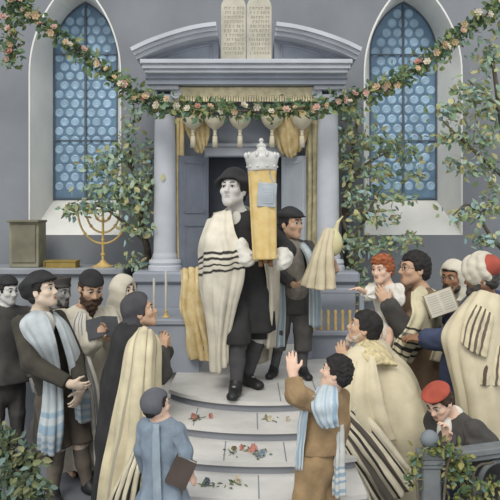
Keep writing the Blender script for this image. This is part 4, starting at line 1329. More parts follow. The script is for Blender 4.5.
# young man in the slouched cap
p = Person('young man in slouched black cap and blue-striped shawl, gazing up to the right', 58, 5.4, 1.0, head=(43, 291, 5.38), hs=1.05, look=(.93, -.28, .22), neck=(40, 313, 5.42), pel=(60, 396, 5.42), face=(.8, -.6), sw=.17,
           arms=dict(R=dict(el=(31, 363, 5.08), wr=(70, 384, 4.98), d=(.95, .1, -.25), n=(.2, .9, .3), curl=.5), L=dict(el=(75, 358, 5.48), wr=(82, 390, 5.14), d=(-.3, -.4, -.8), n=(-.6, .6, .2), curl=.5)),
           legs=dict(R=dict(kn=(58, 446, 5.3), an=(53, 5.34), d=(.5, -.9, 0)), L=dict(kn=(80, 444, 5.42), an=(88, 5.46), d=(.8, -.6, 0))))
p.body(SK_PALE); p.hair(M_HAIRB)
H = p.h
blob('cap', [p.skull(.02, .02), ell(H(0, -.05, .06), V(.11, .125, .07), p.R, .03), ell(H(0, -.10, .02), V(.09, .07, .075), p.R, .04), ell(H(0, .09, .075), V(.07, .04, .015), p.R, .03), rbox(H(0, .09, -.06), V(.2, .115, .125), p.R, .01, .02, '-'), rbox(H(0, 0, -.2), V(.2, .25, .13), p.R, .01, .02, '-')], M_BLACK, p.e, .008, (.004, 40))
p.coat(M_OLIVE, g=.015, z=.78, r1=.165, sl=(.072, .07, .055), to=.95, am=.01, q=.75)
sheet('coat_tail', [[(38, 385, 5.48), (43, 385, 5.34), (54, 388, 5.26)], [(35, 415, 5.5), (41, 416, 5.32), (53, 418, 5.24)], [(33, 440, 5.52), (40, 442, 5.32), (52, 442, 5.24)], [(33, 462, 5.52), (40, 464, 5.32), (52, 462, 5.24)]], M_OLIVE, p.e, (24, 20), .014, [(2, .002, .012, 0)])
blob('shirt', [ell(p.neck + p.tf * .09 + V(0, 0, -.08), (.06, .05, .1), None, .02), cone(p.neck + V(0, 0, -.04), p.neck + V(0, 0, .02), .08, .066, .02)], M_WHITE, p.e, .008)
p.trousers(M_BRTR, .42, rk=(.12, .1, .085), name='breeches'); p.stockings(mat('brown_stocking', (116, 108, 98), .9, .1), .44); p.shoes(M_SHOE)
SHG = stripe_mat('pale_blue_shawl', (186, 194, 198), [(.72, .75, BL), (.78, .84, BL), (.87, .90, BL), (.93, .97, BL)])
sheet('shawl', [[(28, 313, 5.56), (36, 308, 5.44), (46, 313, 5.30)], [(15, 325, 5.30), (30, 320, 5.14), (50, 322, 5.16)], [(27, 342, 5.12), (40, 342, 5.06), (56, 341, 5.10)], [(42, 364, 5.18), (50, 366, 5.15), (60, 366, 5.17)], [(42, 400, 5.2), (52, 402, 5.17), (63, 398, 5.2)], [(38, 432, 5.12), (50, 436, 5.1), (63, 430, 5.16)], [(37, 450, 5.14), (50, 456, 5.12), (60, 450, 5.18)]], SHG, p.e, (60, 26), .012, [(3, .002, .014, .4)])
sheet('shawl', [[(46, 312, 5.5), (52, 311, 5.46), (57, 314, 5.48)], [(56, 326, 5.36), (63, 324, 5.4), (70, 328, 5.5)], [(64, 348, 5.3), (71, 346, 5.34), (79, 350, 5.48)], [(70, 372, 5.28), (77, 372, 5.32), (85, 374, 5.44)], [(74, 400, 5.28), (81, 400, 5.3), (90, 400, 5.4)], [(76, 420, 5.28), (83, 424, 5.3), (91, 420, 5.4)]], SHG, p.e, (50, 20), .012, [(2, .003, .01, 1)])

# grey-faced man in a tall dark cap
p = Person('grey-faced man in tall dark cap, half hidden behind the slouched cap', 62, 6.3, 1.0, head=(60, 292, 6.3), hs=1.02, look=(.85, -.5, -.05), neck=(57, 310, 6.34), pel=(58, 400, 6.34), face=(.6, -.8))
p.body(SK_GREY, lipmat((110, 102, 100))); p.hair(M_HAIRB)
blob('cap', [cone(p.h(0, -.015, .05), p.h(0, -.015, .135), .098, .108, .01, flat=True), cone(p.h(0, -.01, .045), p.h(0, -.01, .065), .104, .104, .01, flat=True)], M_DGREY, p.e, .008)
p.beard(M_HAIRG, .02, .8)
p.coat(M_DGREY, g=.03, z=.15, r1=.28, am=.015)
p.shoes(M_SHOE)

# bearded reader with a book
p = Person('bearded man in black skullcap and ivory shawl, reading from a dark book', 90, 5.9, 1.0, head=(91, 288, 5.86), hs=1.12, look=(.5, -.78, -.34), neck=(84, 311, 5.95), pel=(82, 395, 5.95), face=(.5, -.85), sw=.2,
           arms=dict(R=dict(el=(82, 352, 5.66), wr=(97, 336, 5.5), d=(.5, -.2, .6), n=(.3, -.6, .6), curl=.5), L=dict(el=(120, 350, 5.86), wr=(110, 338, 5.6), d=(-.5, -.3, .5), n=(-.3, -.6, .6), curl=.5)))
p.body(SK_TAN); p.hair(M_HAIRBR)
blob('skullcap', [p.skull(.017, .005), rbox(p.h(0, .04, -.07), V(.2, .2, .13), p.R, .01, .01, '-')], M_BLACK, p.e, .007)
p.beard(M_HAIRBR, .10, 1.15, noise=.006)
robe(p, M_IVORY, [(84, 326, 5.95, .2, 5, .004), (84, 370, 5.92, .24, 6, .012), (86, 430, 5.92, .27, 8, .02), (90, 475, 5.88, .25, 9, .024)], zcut=.08)
for k in 'RL': blob('sleeve', p.sleeve(k, (.1, .095, .085), .72, .006), M_IVORY, p.e, .009)
SHI = stripe_mat('ivory_grey_striped', (212, 208, 196), [(.5, .56, (150, 150, 150)), (.66, .7, (120, 120, 122)), (.8, .86, (150, 150, 152))], axis='X')
sheet('shawl', [[(72, 312, 5.95), (79, 310, 5.86), (86, 314, 5.78)], [(62, 330, 5.8), (74, 328, 5.68), (86, 330, 5.66)], [(66, 356, 5.66), (78, 358, 5.54), (90, 356, 5.56)], [(76, 390, 5.6), (88, 392, 5.52), (99, 388, 5.56)], [(80, 430, 5.6), (91, 432, 5.5), (103, 428, 5.56)], [(84, 465, 5.6), (94, 468, 5.5), (106, 464, 5.56)]], SHI, p.e, (50, 26), .012, [(3, .003, .016, .4)])
M_BKD = mat('book_dark', (72, 74, 78), .7, .1, 9)
c = PX(103, 326, 5.5)
book('open dark-covered prayer book held by the bearded man in the skullcap', c, (1, .18, .08), (-.1, -.35, .93), .125, .17, .28, M_BKD, M_PAGE) if False else None
R_ = unit((1, .3, .1)); u_ = unit(V(-.1, .75, .95) - R_ * np.dot(V(-.1, .75, .95), R_)); 
book('dark open book held up by the bearded man in the black skullcap', c, -R_, u_, .125, .17, .3, M_BKD, M_PAGE)

# hooded figure
p = Person('pale person wrapped in a white hooded shawl, left of the candles', 123, 6.25, .92, head=(124, 291, 6.2), hs=1.02, look=(.8, -.58, .06), neck=(120, 309, 6.25), pel=(119, 395, 6.25), face=(.6, -.8), sw=.16)
p.body(SK_PALE); p.hair(M_HAIRBR)
blob('hood', [p.skull(.028, .004), cone(p.h(0, -.03, .0), p.neck + V(0, 0, -.08), .105, .15, .04), ell(p.h(.05, .0, -.05), V(.05, .08, .1), p.R, .04), ell(p.h(-.05, .0, -.05), V(.05, .08, .1), p.R, .04),
              ell(p.h(0, .10, -.035), V(.062, .085, .1), p.R, .02, '-')], M_IVORY, p.e, .008, (.003, 30))
robe(p, M_IVORY, [(120, 322, 6.25, .17, 5, .006), (119, 370, 6.25, .19, 6, .012), (119, 455, 6.25, .23, 8, .02)], zcut=.05)

# tall worshipper in dark headwrap and cream cloak, hands lifted
p = Person('tall worshipper seen from behind in dark headwrap and cream striped cloak, hands raised', 122, 4.95, 1.0, head=(141, 312, 4.95), hs=.95, look=(.95, .12, .30), neck=(133, 331, 4.92), pel=(122, 420, 4.92), face=(.85, .5), sw=.18,
           arms=dict(R=dict(el=(160, 372, 4.86), wr=(161, 352, 4.98), d=(.15, .25, .95), n=(.3, .9, -.2), curl=.4), L=dict(el=(156, 368, 5.16), wr=(166, 350, 5.14), d=(0, -.05, 1), n=(-.3, -.9, 0), curl=.3)))
p.body(SK_TAN)
H = p.h
M_WRAP = mat('slate_headwrap', (76, 76, 80), .9, .14, 8, bump=.2)
blob('headwrap', [p.skull(.018, .005), ell(H(0, -.06, .06), V(.075, .075, .08), p.R, .04), ell(H(0, -.0, .115), V(.05, .065, .035), p.R, .04), cone(H(0, -.06, -.03), p.neck + V(-.02, 0, -.03), .07, .09, .04),
                  ell(H(0, .115, -.035), V(.1, .095, .125), p.R, .02, '-')], M_WRAP, p.e, .008, (.004, 35))
robe(p, M_BLACK, [(130, 344, 4.93, .17, 5, .004), (127, 385, 4.95, .205, 6, .012), (123, 440, 4.97, .225, 7, .018), (119, 520, 5.0, .25, 9, .024)], name='cape', zcut=.06)
for k in 'RL': blob('sleeve', p.sleeve(k, (.085, .08, .062), .9, .006), M_DGREY, p.e, .009)
SHC = stripe_mat('cream_vertical_striped', (210, 200, 170), [(.22, .25, (168, 160, 142)), (.5, .53, (168, 160, 142)), (.78, .81, (150, 144, 130))], axis='X')
sheet('cloak', [[(136, 331, 4.92), (143, 327, 4.78), (151, 330, 4.74), (158, 338, 4.84)], [(126, 346, 4.70), (138, 343, 4.58), (152, 345, 4.58), (161, 354, 4.80)], [(118, 385, 4.62), (133, 386, 4.50), (150, 386, 4.50), (160, 390, 4.78)], [(110, 425, 4.6), (128, 428, 4.47), (147, 430, 4.48), (159, 432, 4.76)], [(103, 465, 4.6), (122, 468, 4.46), (143, 470, 4.46), (157, 470, 4.74)], [(96, 512, 4.6), (116, 516, 4.45), (139, 516, 4.45), (155, 514, 4.72)]], SHC, p.e, (60, 56), .014, [(4, .004, .024, .2), (7, .0, .008, 1)])
SHK = stripe_mat('black_barred_end', (214, 206, 182), [(.06, .16, BK), (.26, .38, BK), (.48, .56, BK), (.68, .8, BK), (.88, .95, BK)], axis='X')
sheet('cloak_end', [[(138, 438, 4.40), (143, 437, 4.38), (150, 440, 4.42)], [(128, 460, 4.39), (137, 460, 4.35), (149, 462, 4.41)], [(117, 482, 4.39), (130, 484, 4.34), (147, 486, 4.41)], [(106, 508, 4.39), (124, 512, 4.34), (144, 512, 4.41)]], SHK, p.e, (30, 30), .012, [(4, .004, .014, 0)])

# small boy seen from behind, bottom centre-left
zb = .45
p = Person('small boy in grey cap and grey-blue jacket seen from behind on the steps', 164, 3.66, .60, head=(157, 405, 3.66), hs=.66, look=(.8, .58, .05), neck=(161, 421, 3.68), pel=(163, 480, 3.68), face=(.45, .9), sw=.10, zf=zb,
           arms=dict(R=dict(el=(184, 452, 3.62), wr=(186, 473, 3.6), d=(.5, .1, -.5), n=(-.8, .5, -.3), curl=.5), L=dict(el=(143, 450, 3.74), wr=(146, 472, 3.78), d=(0, 0, -1), n=(.9, .3, 0), curl=.3)))
p.body(SK_CHILD, h=.005); p.hair(M_HAIRB, h=.005)
M_SLATE = mat('slate_felt', (96, 98, 104), .9, .12, 9)
blob('cap', [p.skull(.02, .0), ell(p.h(0, -.035, .025), V(.1, .1, .1) * .66, p.R, .02), rbox(p.h(0, .12, -.06), V(.2, .12, .13) * .66, p.R, .01, .02, '-'), rbox(p.h(0, 0, -.19), V(.2, .2, .12) * .66, p.R, .01, .02, '-')], M_SLATE, p.e, .006)
M_BJ = mat('grey_blue_jacket', (128, 142, 156), .9, .12, 12, bump=.2)
p.coat(M_BJ, name='jacket', g=.014, z=.62, r1=.165, sl=(.075, .075, .06), to=.92, h=.007, n=5, am=.012, q=.85)
blob('collar', [cone(p.neck + V(0, 0, -.03), p.neck + V(0, 0, .008), .062, .045, .02)], M_WHITE, p.e, .006)
mb = MB()
for q in (-.35, .35): pass
sheet('jacket_strap', [[(153, 424, 3.60), (156, 424, 3.59), (159, 424, 3.59)], [(152, 450, 3.585), (156, 450, 3.575), (160, 450, 3.575)], [(153, 480, 3.575), (157, 480, 3.565), (161, 480, 3.565)], [(154, 505, 3.56), (158, 505, 3.55), (162, 505, 3.55)]], mat('pale_blue_band', (146, 160, 172), .9, .1), p.e, (20, 8), .008)
p.trousers(M_GREYC, rk=(.11, .09, .075)); p.shoes(M_SHOE)
bk = thing('book', 'dark closed book under the arm of the small boy in the grey cap', 'book', PX(181, 472, 3.6))
c = PX(181, 472, 3.575); R_ = np.array([unit((.75, .1, -.35)), unit((-.1, 1, 0)), unit((.35, .0, .75))]); R_[1] = np.cross(R_[2], R_[0]); R_[2] = np.cross(R_[0], R_[1])
m = MB()
for s_ in (-1, 1): m.box(c + R_[1] * .014 * s_, (.055, .003, .075), bev=.001, R=R_)
m.box(c - R_[0] * .053, (.003, .015, .075), bev=.001, R=R_); m.build('cover', mat('book_brown', (84, 74, 70), .7, .1), bk, smooth=False)
m = MB(); m.box(c, (.05, .011, .071), R=R_); m.build('page_block', M_PAGE, bk, smooth=False)

# boy in brown reaching up
p = Person('curly-haired boy in brown suit reaching up with one hand from the steps', 322, 3.66, .72, head=(336, 372, 3.66), hs=.72, look=(-.86, .35, .22), neck=(328, 393, 3.68), pel=(320, 456, 3.68), face=(-.75, .65), sw=.105, zf=zb,
           arms=dict(L=dict(el=(296, 394, 3.52), wr=(293, 374, 3.56), d=(-.12, .1, 1), n=(.2, .95, 0), curl=.25), R=dict(el=(338, 425, 3.82), wr=(330, 446, 3.86), d=(-.3, 0, -1), n=(-.9, -.2, 0), curl=.3)))
p.body(SK_CHILD, h=.005); p.hair(M_HAIRB, 'curl', .005, h=.005)
M_BRS = mat('tan_brown_suit', (152, 128, 96), .9, .14, 12, bump=.25)
p.coat(M_BRS, name='jacket', g=.02, z=.935, r1=.125, sl=(.08, .075, .062), to=.8, h=.007, n=5, am=.006, q=.9)
p.trousers(M_BRS, .58, rk=(.125, .115, .08), name='breeches', h=.008); p.stockings(M_DGREY, .6); p.shoes(M_SHOE)
SH_PB = stripe_mat('pale_blue_soft_shawl', (190, 203, 210), [(.1, .2, (158, 180, 196)), (.5, .56, (158, 180, 196)), (.8, .92, (150, 174, 192))], axis='X', jitter=.05)
sheet('shawl', [[(318, 386, 3.70), (328, 384, 3.64), (337, 388, 3.62)], [(311, 400, 3.52), (324, 402, 3.48), (338, 400, 3.52)], [(314, 416, 3.50), (326, 418, 3.47), (337, 416, 3.50)], [(322, 428, 3.52), (331, 428, 3.49), (338, 426, 3.53)]], SH_PB, p.e, (30, 24), .009, [(3, .002, .006, 0)])
sheet('shawl_end', [[(308, 396, 3.60), (311, 394, 3.56), (314, 396, 3.52)], [(300, 412, 3.60), (304, 412, 3.55), (308, 412, 3.54)], [(297, 440, 3.60), (301, 440, 3.56), (305, 440, 3.55)], [(295, 468, 3.62), (299, 470, 3.58), (303, 470, 3.57)]], SH_BL, p.e, (30, 14), .009, [(2, .002, .008, 0)])
SHEND = SH_BLR
sheet('shawl_end', [[(334, 424, 3.60), (338, 426, 3.58), (343, 424, 3.60)], [(335, 445, 3.60), (339, 446, 3.58), (344, 445, 3.60)], [(333, 470, 3.62), (338, 472, 3.60), (344, 470, 3.62)], [(332, 495, 3.64), (338, 498, 3.62), (345, 495, 3.64)]], SHEND, p.e, (30, 14), .009, [(2, .002, .008, 0)])

# ---- the crowd on the right
# stooping man in the great cream shawl
p = Person('stooping black-haired man wrapped in a large cream shawl with dark diagonal stripes', 385, 4.72, .98, head=(364, 328, 4.72), hs=.95, look=(-.9, .22, .30), neck=(370, 348, 4.70), pel=(386, 425, 4.74), face=(-.85, .5), sw=.19,
           arms=dict(L=dict(el=(350, 395, 4.5), wr=(345, 362, 4.62), d=(-.3, .3, .9), n=(.4, .8, 0), curl=.4), R=dict(el=(372, 392, 4.92), wr=(350, 366, 4.9), d=(-.3, .2, .9), n=(-.2, -.9, 0), curl=.4)))
p.body(SK_TAN); p.hair(M_HAIRB, 'curl', .002)
p.beard(mat('pale_beard', (196, 180, 164), .85, .1, 20), .07, .75)
robe(p, M_CREAMW, [(372, 362, 4.70, .17, 4, .004), (383, 395, 4.70, .265, 5, .010), (388, 425, 4.70, .305, 6, .014), (386, 470, 4.72, .285, 8, .02), (384, 535, 4.74, .31, 9, .028)], name='shawl_body', zcut=.06,
     extra=[cone(p.shL, PX(348, 392, 4.52), .1, .11, .08), cone(PX(348, 392, 4.52), PX(346, 370, 4.6), .1, .075, .05)], flq=.85)
sheet('shawl_fold', [[(352, 352, 4.56), (362, 348, 4.52), (374, 356, 4.46)], [(342, 378, 4.42), (358, 378, 4.36), (380, 384, 4.34)], [(336, 405, 4.40), (356, 410, 4.32), (386, 412, 4.32)], [(340, 432, 4.42), (366, 440, 4.33), (396, 440, 4.33)]], M_CREAMW, p.e, (36, 36), .014, [(3, .004, .016, .3)])
SHD = stripe_mat('dark_diagonal_border', (212, 204, 182), [(.05, .12, BK), (.2, .34, (92, 86, 80)), (.42, .48, BK), (.56, .7, (92, 86, 80)), (.78, .84, BK)], axis='X')
sheet('shawl_border', [[(333, 428, 4.38), (344, 418, 4.34), (356, 406, 4.32)], [(346, 452, 4.36), (361, 438, 4.31), (377, 425, 4.30)], [(362, 478, 4.36), (380, 464, 4.30), (398, 452, 4.29)], [(382, 512, 4.38), (402, 496, 4.32), (420, 482, 4.31)]], SHD, p.e, (40, 36), .012, [(4, .003, .014, 0)])
SHE = stripe_mat('cream_border_pale', (212, 208, 196), [(.3, .36, (150, 146, 140)), (.6, .66, (150, 146, 140))], axis='X')
sheet('shawl_end', [[(339, 436, 4.44), (348, 444, 4.40), (356, 456, 4.38)], [(340, 460, 4.44), (350, 464, 4.40), (362, 474, 4.38)], [(344, 485, 4.44), (356, 490, 4.40), (370, 496, 4.38)], [(348, 515, 4.44), (362, 518, 4.40), (378, 522, 4.38)]], SHE, p.e, (30, 24), .012, [(3, .004, .012, 0)])
sheet('shawl_collar', [[(357, 345, 4.58), (367, 340, 4.64), (378, 342, 4.68)], [(361, 354, 4.47), (374, 350, 4.50), (388, 353, 4.56)], [(370, 366, 4.42), (384, 364, 4.44), (397, 366, 4.50)]], M_goldcloth if False else mat('embroidered_gold', (204, 190, 150),   .9, .2, 30, bump=.15, bscale=80), p.e, (20, 24), .02, [(2, .003, .003, 0)])

# red-haired child carried on the arm
man = Person('dark-haired man in cream and black striped shawl carrying the red-haired child', 425, 5.3, 1.0, head=(414, 269, 5.3), hs=1.06, look=(-.96, -.22, .08), neck=(421, 291, 5.32), pel=(428, 375, 5.34), face=(-.9, -.3), sw=.19,
           arms=dict(L=dict(el=(404, 330, 5.06), wr=(388, 304, 5.04), d=(-.5, .1, .85), n=(.1, 1, 0), curl=.35), R=dict(el=(404, 330, 5.5), wr=(384, 318, 5.36), d=(-1, -.2, .1), n=(0, -.3, 1), curl=.35)))
p = man
p.body(SK_TAN); p.hair(M_HAIRB, 'curl', .003)
mb = MB()
for q in (-1, 1):
    mb.tube([p.h(q * .034 + .022 * math.cos(a), .107 - .012 * abs(math.cos(a)), .003 + .019 * math.sin(a)) for a in np.linspace(0, 2 * math.pi, 17)], .0016, 5)
    mb.tube([p.h(q * .056, .095, .006), p.h(q * .082, -.005, .012)], .0016, 5)
mb.tube([p.h(-.012, .1, .006), p.h(.012, .1, .006)], .0018, 5)
mb.build('glasses', mat('glasses_wire', (70, 62, 54), .5, .1), p.e)
M_BRC = mat('brown_coat', (122, 102, 82), .9, .14, 9, bump=.2)
p.coat(M_BRC, g=.025, z=.12, r1=.21, sl=(.085, .08, .06), to=.85, am=.02)
blob('sleeve_cover', p.sleeve('L', (.085, .09, .068), .9, .006)[1:], M_DGREY, p.e, .009)
SHM = stripe_mat('cream_shawl_black_bars', (206, 198, 168), [(.55, .58, BK), (.62, .68, (120, 118, 114)), (.72, .75, BK), (.80, .86, BK), (.9, .93, BK)])
sheet('shawl', [[(428, 288, 5.46), (421, 286, 5.26), (412, 292, 5.12)], [(440, 296, 5.34), (426, 298, 5.10), (411, 303, 5.04)], [(446, 314, 5.28), (430, 316, 5.04), (412, 315, 4.98)], [(440, 330, 5.22), (422, 334, 5.0), (405, 330, 4.94)], [(424, 345, 5.16), (410, 348, 4.98), (396, 342, 4.93)], [(412, 362, 5.14), (402, 362, 5.0), (390, 354, 4.95)]], SHM, p.e, (50, 30), .014, [(3, .003, .01, 0)])
sheet('shawl', [[(430, 290, 5.5), (440, 294, 5.5), (446, 300, 5.4)], [(438, 305, 5.26), (446, 306, 5.32), (452, 310, 5.4)], [(436, 335, 5.12), (444, 336, 5.2), (452, 338, 5.34)], [(430, 360, 5.08), (438, 362, 5.14), (446, 362, 5.3)]], M_CREAMW, p.e, (30, 20), .014, [(2, .003, .01, 0)])

p = Person('red-haired small child in white dress held up in the arms, one hand stretched out', 384, 5.2, .5, head=(382, 269, 5.16), hs=.82, look=(-.68, -.72, -.08), neck=(386, 285, 5.2), pel=(390, 318, 5.22), face=(-.6, -.8), sw=.085, zf=1.2,
           arms=dict(R=dict(el=(369, 294, 5.1), wr=(359, 289, 5.02), d=(-1, -.25, .05), n=(0, -.2, -1), curl=.2), L=dict(el=(398, 300, 5.12), wr=(392, 312, 5.06), d=(-.5, -.4, -.5), n=(-.5, .5, -.3), curl=.4)),
           legs=dict(R=dict(kn=(378, 325, 5.06), an=(377, 5.02), z=1.20, d=(-.4, -.9, 0)), L=dict(kn=(390, 330, 5.06), an=(388, 5.02), z=1.17, d=(-.3, -.9, 0))))
p.body(SK_CHILD, h=.005, brow=M_BROWR); p.hair(M_HAIRR, 'full', .007, h=.006)
P = p.torso(.012) + [cone(p.pel, PX(386, 332, 5.16), .10, .12, .05, folds=(6, .006, .012, 0, 1))]
P.append(cone(p.hc, p.neck, .055 * .8, .05, .005, op='-'))
dr = blob('dress', P, M_WHITE, p.e, .007)
for k in 'RL': blob('sleeve', p.sleeve(k, (.1, .1, .06), .1, .008), M_WHITE, dr, .007)
p.shoes(M_WHITE)

# brown-faced man behind the book
p = Person('brown-faced man with pale headcloth standing behind the open white book', 455, 5.75, 1.0, head=(453, 277, 5.7), hs=1.0, look=(-.72, -.68, -.1), neck=(458, 295, 5.76), pel=(460, 380, 5.78), face=(-.6, -.8))
p.body(SK_BROWN); p.hair(M_HAIRB); p.beard(M_HAIRG, .03, .8)
blob('headcloth', [p.skull(.022, .004), cone(p.h(0, -.04, -.02), p.neck + V(0, 0, -.05), .095, .13, .05), rbox(p.h(0, .12, -.05), V(.068, .1, .12), p.R, .02, .03, '-')], M_IVORY, p.e, .008, (.003, 40))
robe(p, M_GREYC, [(459, 308, 5.77, .19, 5, .006), (460, 360, 5.77, .22, 6, .012), (460, 470, 5.77, .28, 8, .02)], zcut=.05)

# turbaned man
p = Person('man in white and red turban with cream robe, seen from behind at the right edge', 480, 4.85, 1.02, head=(481, 277, 4.82), hs=1.0, look=(-.86, .42, -.12), neck=(486, 298, 4.85), pel=(482, 390, 4.86), face=(-.8, .55), sw=.2,
           arms=dict(L=dict(el=(450, 340, 4.78), wr=(424, 339, 4.86), d=(-1, .15, .12), n=(.1, .3, -1), curl=.45), R=dict(el=(462, 330, 5.12), wr=(450, 318, 5.08), d=(-.6, -.1, .75), n=(-.1, -1, .2), curl=.45)))
p.body(SK_BROWN); p.hair(M_HAIRG); p.beard(M_HAIRG, .06, 1.1)
H = p.h
ta = unit((.55, -.75, .42)); t1 = unit(np.cross(ta, (0, 1, .3))); t2 = np.cross(ta, t1); tc_ = H(0, -.02, .055)
def ring(r, rad, off, tilt, n=16):
    P = [tc_ + ta * (off + tilt * math.sin(2 * math.pi * i / n + off * 40)) + r * (math.cos(2 * math.pi * i / n) * t1 + math.sin(2 * math.pi * i / n) * t2) for i in range(n)]
    return [cone(P[i], P[(i + 1) % n], rad, rad, .012) for i in range(n)]
tb = blob('turban', ring(.08, .042, -.045, .02) + ring(.084, .04, .0, -.02) + ring(.074, .034, .035, .012), M_IVORY, p.e, .007, (.003, 50))
Rt = np.array([t1, t2, ta])
blob('turban_crown', [ell(tc_ + ta * .055, (.08, .08, .082), Rt, .02), cone(tc_ + ta * .11, tc_ + ta * .125, .012, .01, .01)], mat('red_felt', (168, 84, 70), .85, .14, 10), tb, .007)
M_NAVY = mat('navy_cloth', (66, 74, 98), .9, .16, 9, bump=.15)
robe(p, M_NAVY, [(480, 318, 4.86, .18, 5, .004), (470, 370, 4.84, .23, 6, .01), (464, 430, 4.82, .22, 7, .02), (464, 510, 4.82, .23, 8, .025)], name='kaftan', zcut=.06)
for k in 'RL': blob('sleeve', p.sleeve(k, (.1, .085, .07), .85, .006), M_NAVY, p.e, .009)
SHT = stripe_mat('cream_robe_dark_bars', (208, 198, 168), [(.28, .31, (98, 88, 80)), (.335, .365, (98, 88, 80)), (.39, .42, (98, 88, 80)), (.445, .475, (98, 88, 80))])
sheet('robe', [[(468, 297, 4.80), (480, 291, 4.62), (498, 295, 4.62), (514, 306, 4.8)],
               [(452, 316, 4.66), (470, 312, 4.52), (498, 318, 4.54), (520, 325, 4.72)],
               [(441, 336, 4.58), (463, 341, 4.46), (494, 350, 4.44), (522, 350, 4.68)],
               [(447, 362, 4.60), (464, 370, 4.44), (492, 382, 4.42), (522, 380, 4.66)],
               [(455, 395, 4.60), (468, 405, 4.43), (494, 412, 4.42), (522, 412, 4.66)],
               [(457, 430, 4.64), (470, 440, 4.46), (496, 446, 4.42), (522, 444, 4.66)],
               [(457, 475, 4.64), (472, 484, 4.46), (498, 488, 4.42), (522, 486, 4.66)]], M_CREAMW, p.e, (60, 50), .016, [(4, .004, .018, .4)])
SHP = stripe_mat('cream_patch_dark_bars', (208, 198, 168), [(.1, .2, (104, 94, 84)), (.3, .42, (92, 82, 74)), (.52, .62, (104, 94, 84)), (.74, .84, (104, 94, 84))], axis='X', jitter=.03)
sheet('robe_panel', [[(474, 304, 4.50), (484, 308, 4.47), (494, 316, 4.46)], [(464, 322, 4.44), (476, 330, 4.41), (490, 338, 4.41)], [(460, 342, 4.41), (472, 352, 4.38), (486, 358, 4.38)]], SHP, p.e, (30, 24), .012, [(3, .002, .008, .4)])
sheet('robe_panel', [[(490, 350, 4.47), (496, 346, 4.46), (502, 346, 4.47)], [(478, 366, 4.43), (490, 364, 4.41), (502, 366, 4.43)], [(474, 384, 4.41), (488, 386, 4.39), (502, 386, 4.41)]], SHP, p.e, (30, 20), .012, [(2, .002, .008, .4)])

c = PX(441, 303, 5.0)
book('white open book with pages showing, held before the turbaned man', c, (.93, -.15, .36), (-.36, .25, .93), .105, .165, .22, mat('book_tan', (160, 146, 120), .8, .1), M_PAGE)

# boy in the red cap leaning on the balustrade
p = Person('boy in red cap and dark jacket leaning over the ivy balustrade', 478, 4.12, .8, head=(439, 402, 4.0), hs=.78, look=(-.62, -.55, -.5), neck=(454, 417, 4.08), pel=(486, 470, 4.2), face=(-.75, -.6), sw=.13,
           arms=dict(L=dict(el=(488, 446, 3.98), wr=(466, 452, 3.9), d=(-.9, -.2, -.1), n=(0, -.2, -1), curl=.4), R=dict(el=(445, 450, 4.05), wr=(447, 437, 3.93), d=(-.2, -.2, .8), n=(-.8, -.5, 0), curl=.6)))
p.body(SK_CHILD, h=.0055); p.hair(M_HAIRBR, 'curl', .004)
H = p.h
blob('cap', [p.skull(.014, .015), ell(H(0, .0, .075), V(.085, .092, .042), p.R, .03), ell(H(0, .115, .055), V(.05, .035, .008), p.R, .02), rbox(H(0, .02, -.085), V(.2, .2, .13), p.R, .01, .02, '-')], mat('red_cap', (172, 84, 68), .85, .14, 10), p.e, .007)
p.coat(M_DGREY, name='jacket', g=.022, z=.58, r1=.16, sl=(.09, .085, .07), to=.9, h=.009)
blob('shirt', [ell(p.neck + p.tf * .08 + V(0, 0, -.07), (.05, .05, .09), None, .02), cone(p.neck + V(0, 0, -.05), p.neck + V(0, 0, .01), .075, .058, .02)], M_WHITE, p.e, .007)
p.trousers(M_DGREY); p.shoes(M_SHOE)

# ---- balustrade with ivy
M_BAL = mat('balustrade_stone', (116, 120, 122), .9, .14, 6, bump=.2)
bx_, by_ = .955, 3.72
bal = thing('balustrade', 'grey stone balustrade post and handrail in the bottom right corner', 'balustrade', (bx_, by_, 0))
m = MB()
m.box((bx_, by_, .42), (.05, .05, .42), bev=.008); m.box((bx_, by_, .06), (.065, .065, .06), bev=.008)
m.build('post', M_BAL, bal, smooth=False)
m = MB()
for z, hw, hz in ((.85, .058, .012), (.873, .066, .013), (.90, .062, .014)): m.box((bx_, by_, z), (hw, hw, hz), bev=.005)
m.build('post_cap', M_BAL, bal, smooth=False)
m = MB(); m.lathe((bx_, by_, .912), [(.03, 0), (.034, .008), (.02, .016), (.022, .02), (.038, .032), (.047, .05), (.05, .066), (.047, .082), (.036, .1), (.018, .112), (.004, .116)], 24)
m.build('finial', mat('finial_stone', (122, 130, 136), .7, .12, 8), bal)
d_ = unit((1, .36, 0)); rz = math.atan2(d_[1], d_[0]); L = 1.15
def along(t, z): return V(bx_, by_, 0) + d_ * t + V(0, 0, z)
m = MB()
m.box(along(.06 + L / 2, .885), (L / 2, .05, .018), rz, bev=.006); m.box(along(.06 + L / 2, .855), (L / 2, .036, .018), rz, bev=.006)
m.build('handrail', M_BAL, bal, smooth=False)
m = MB(); m.box(along(.06 + L / 2, .1), (L / 2, .045, .1), rz, bev=.006); m.build('plinth', M_BAL, bal, smooth=False)
for i in range(4):
    t = .17 + i * .26
    m = MB()
    for s_ in (-1, 1): m.tube([along(t + s_ * .115, .2), along(t + s_ * .115, .68)] + [along(t + s_ * .115 * math.cos(a), .68 + .13 * math.sin(a)) for a in np.linspace(.1, math.pi / 2, 8)], .016, 8)
    m.build('arch', M_BAL, bal)
t = thing('ivy', 'yellow-green ivy climbing over the balustrade post and handrail', 'ivy', (bx_ + .1, by_ - .06, 0))
m = MB()
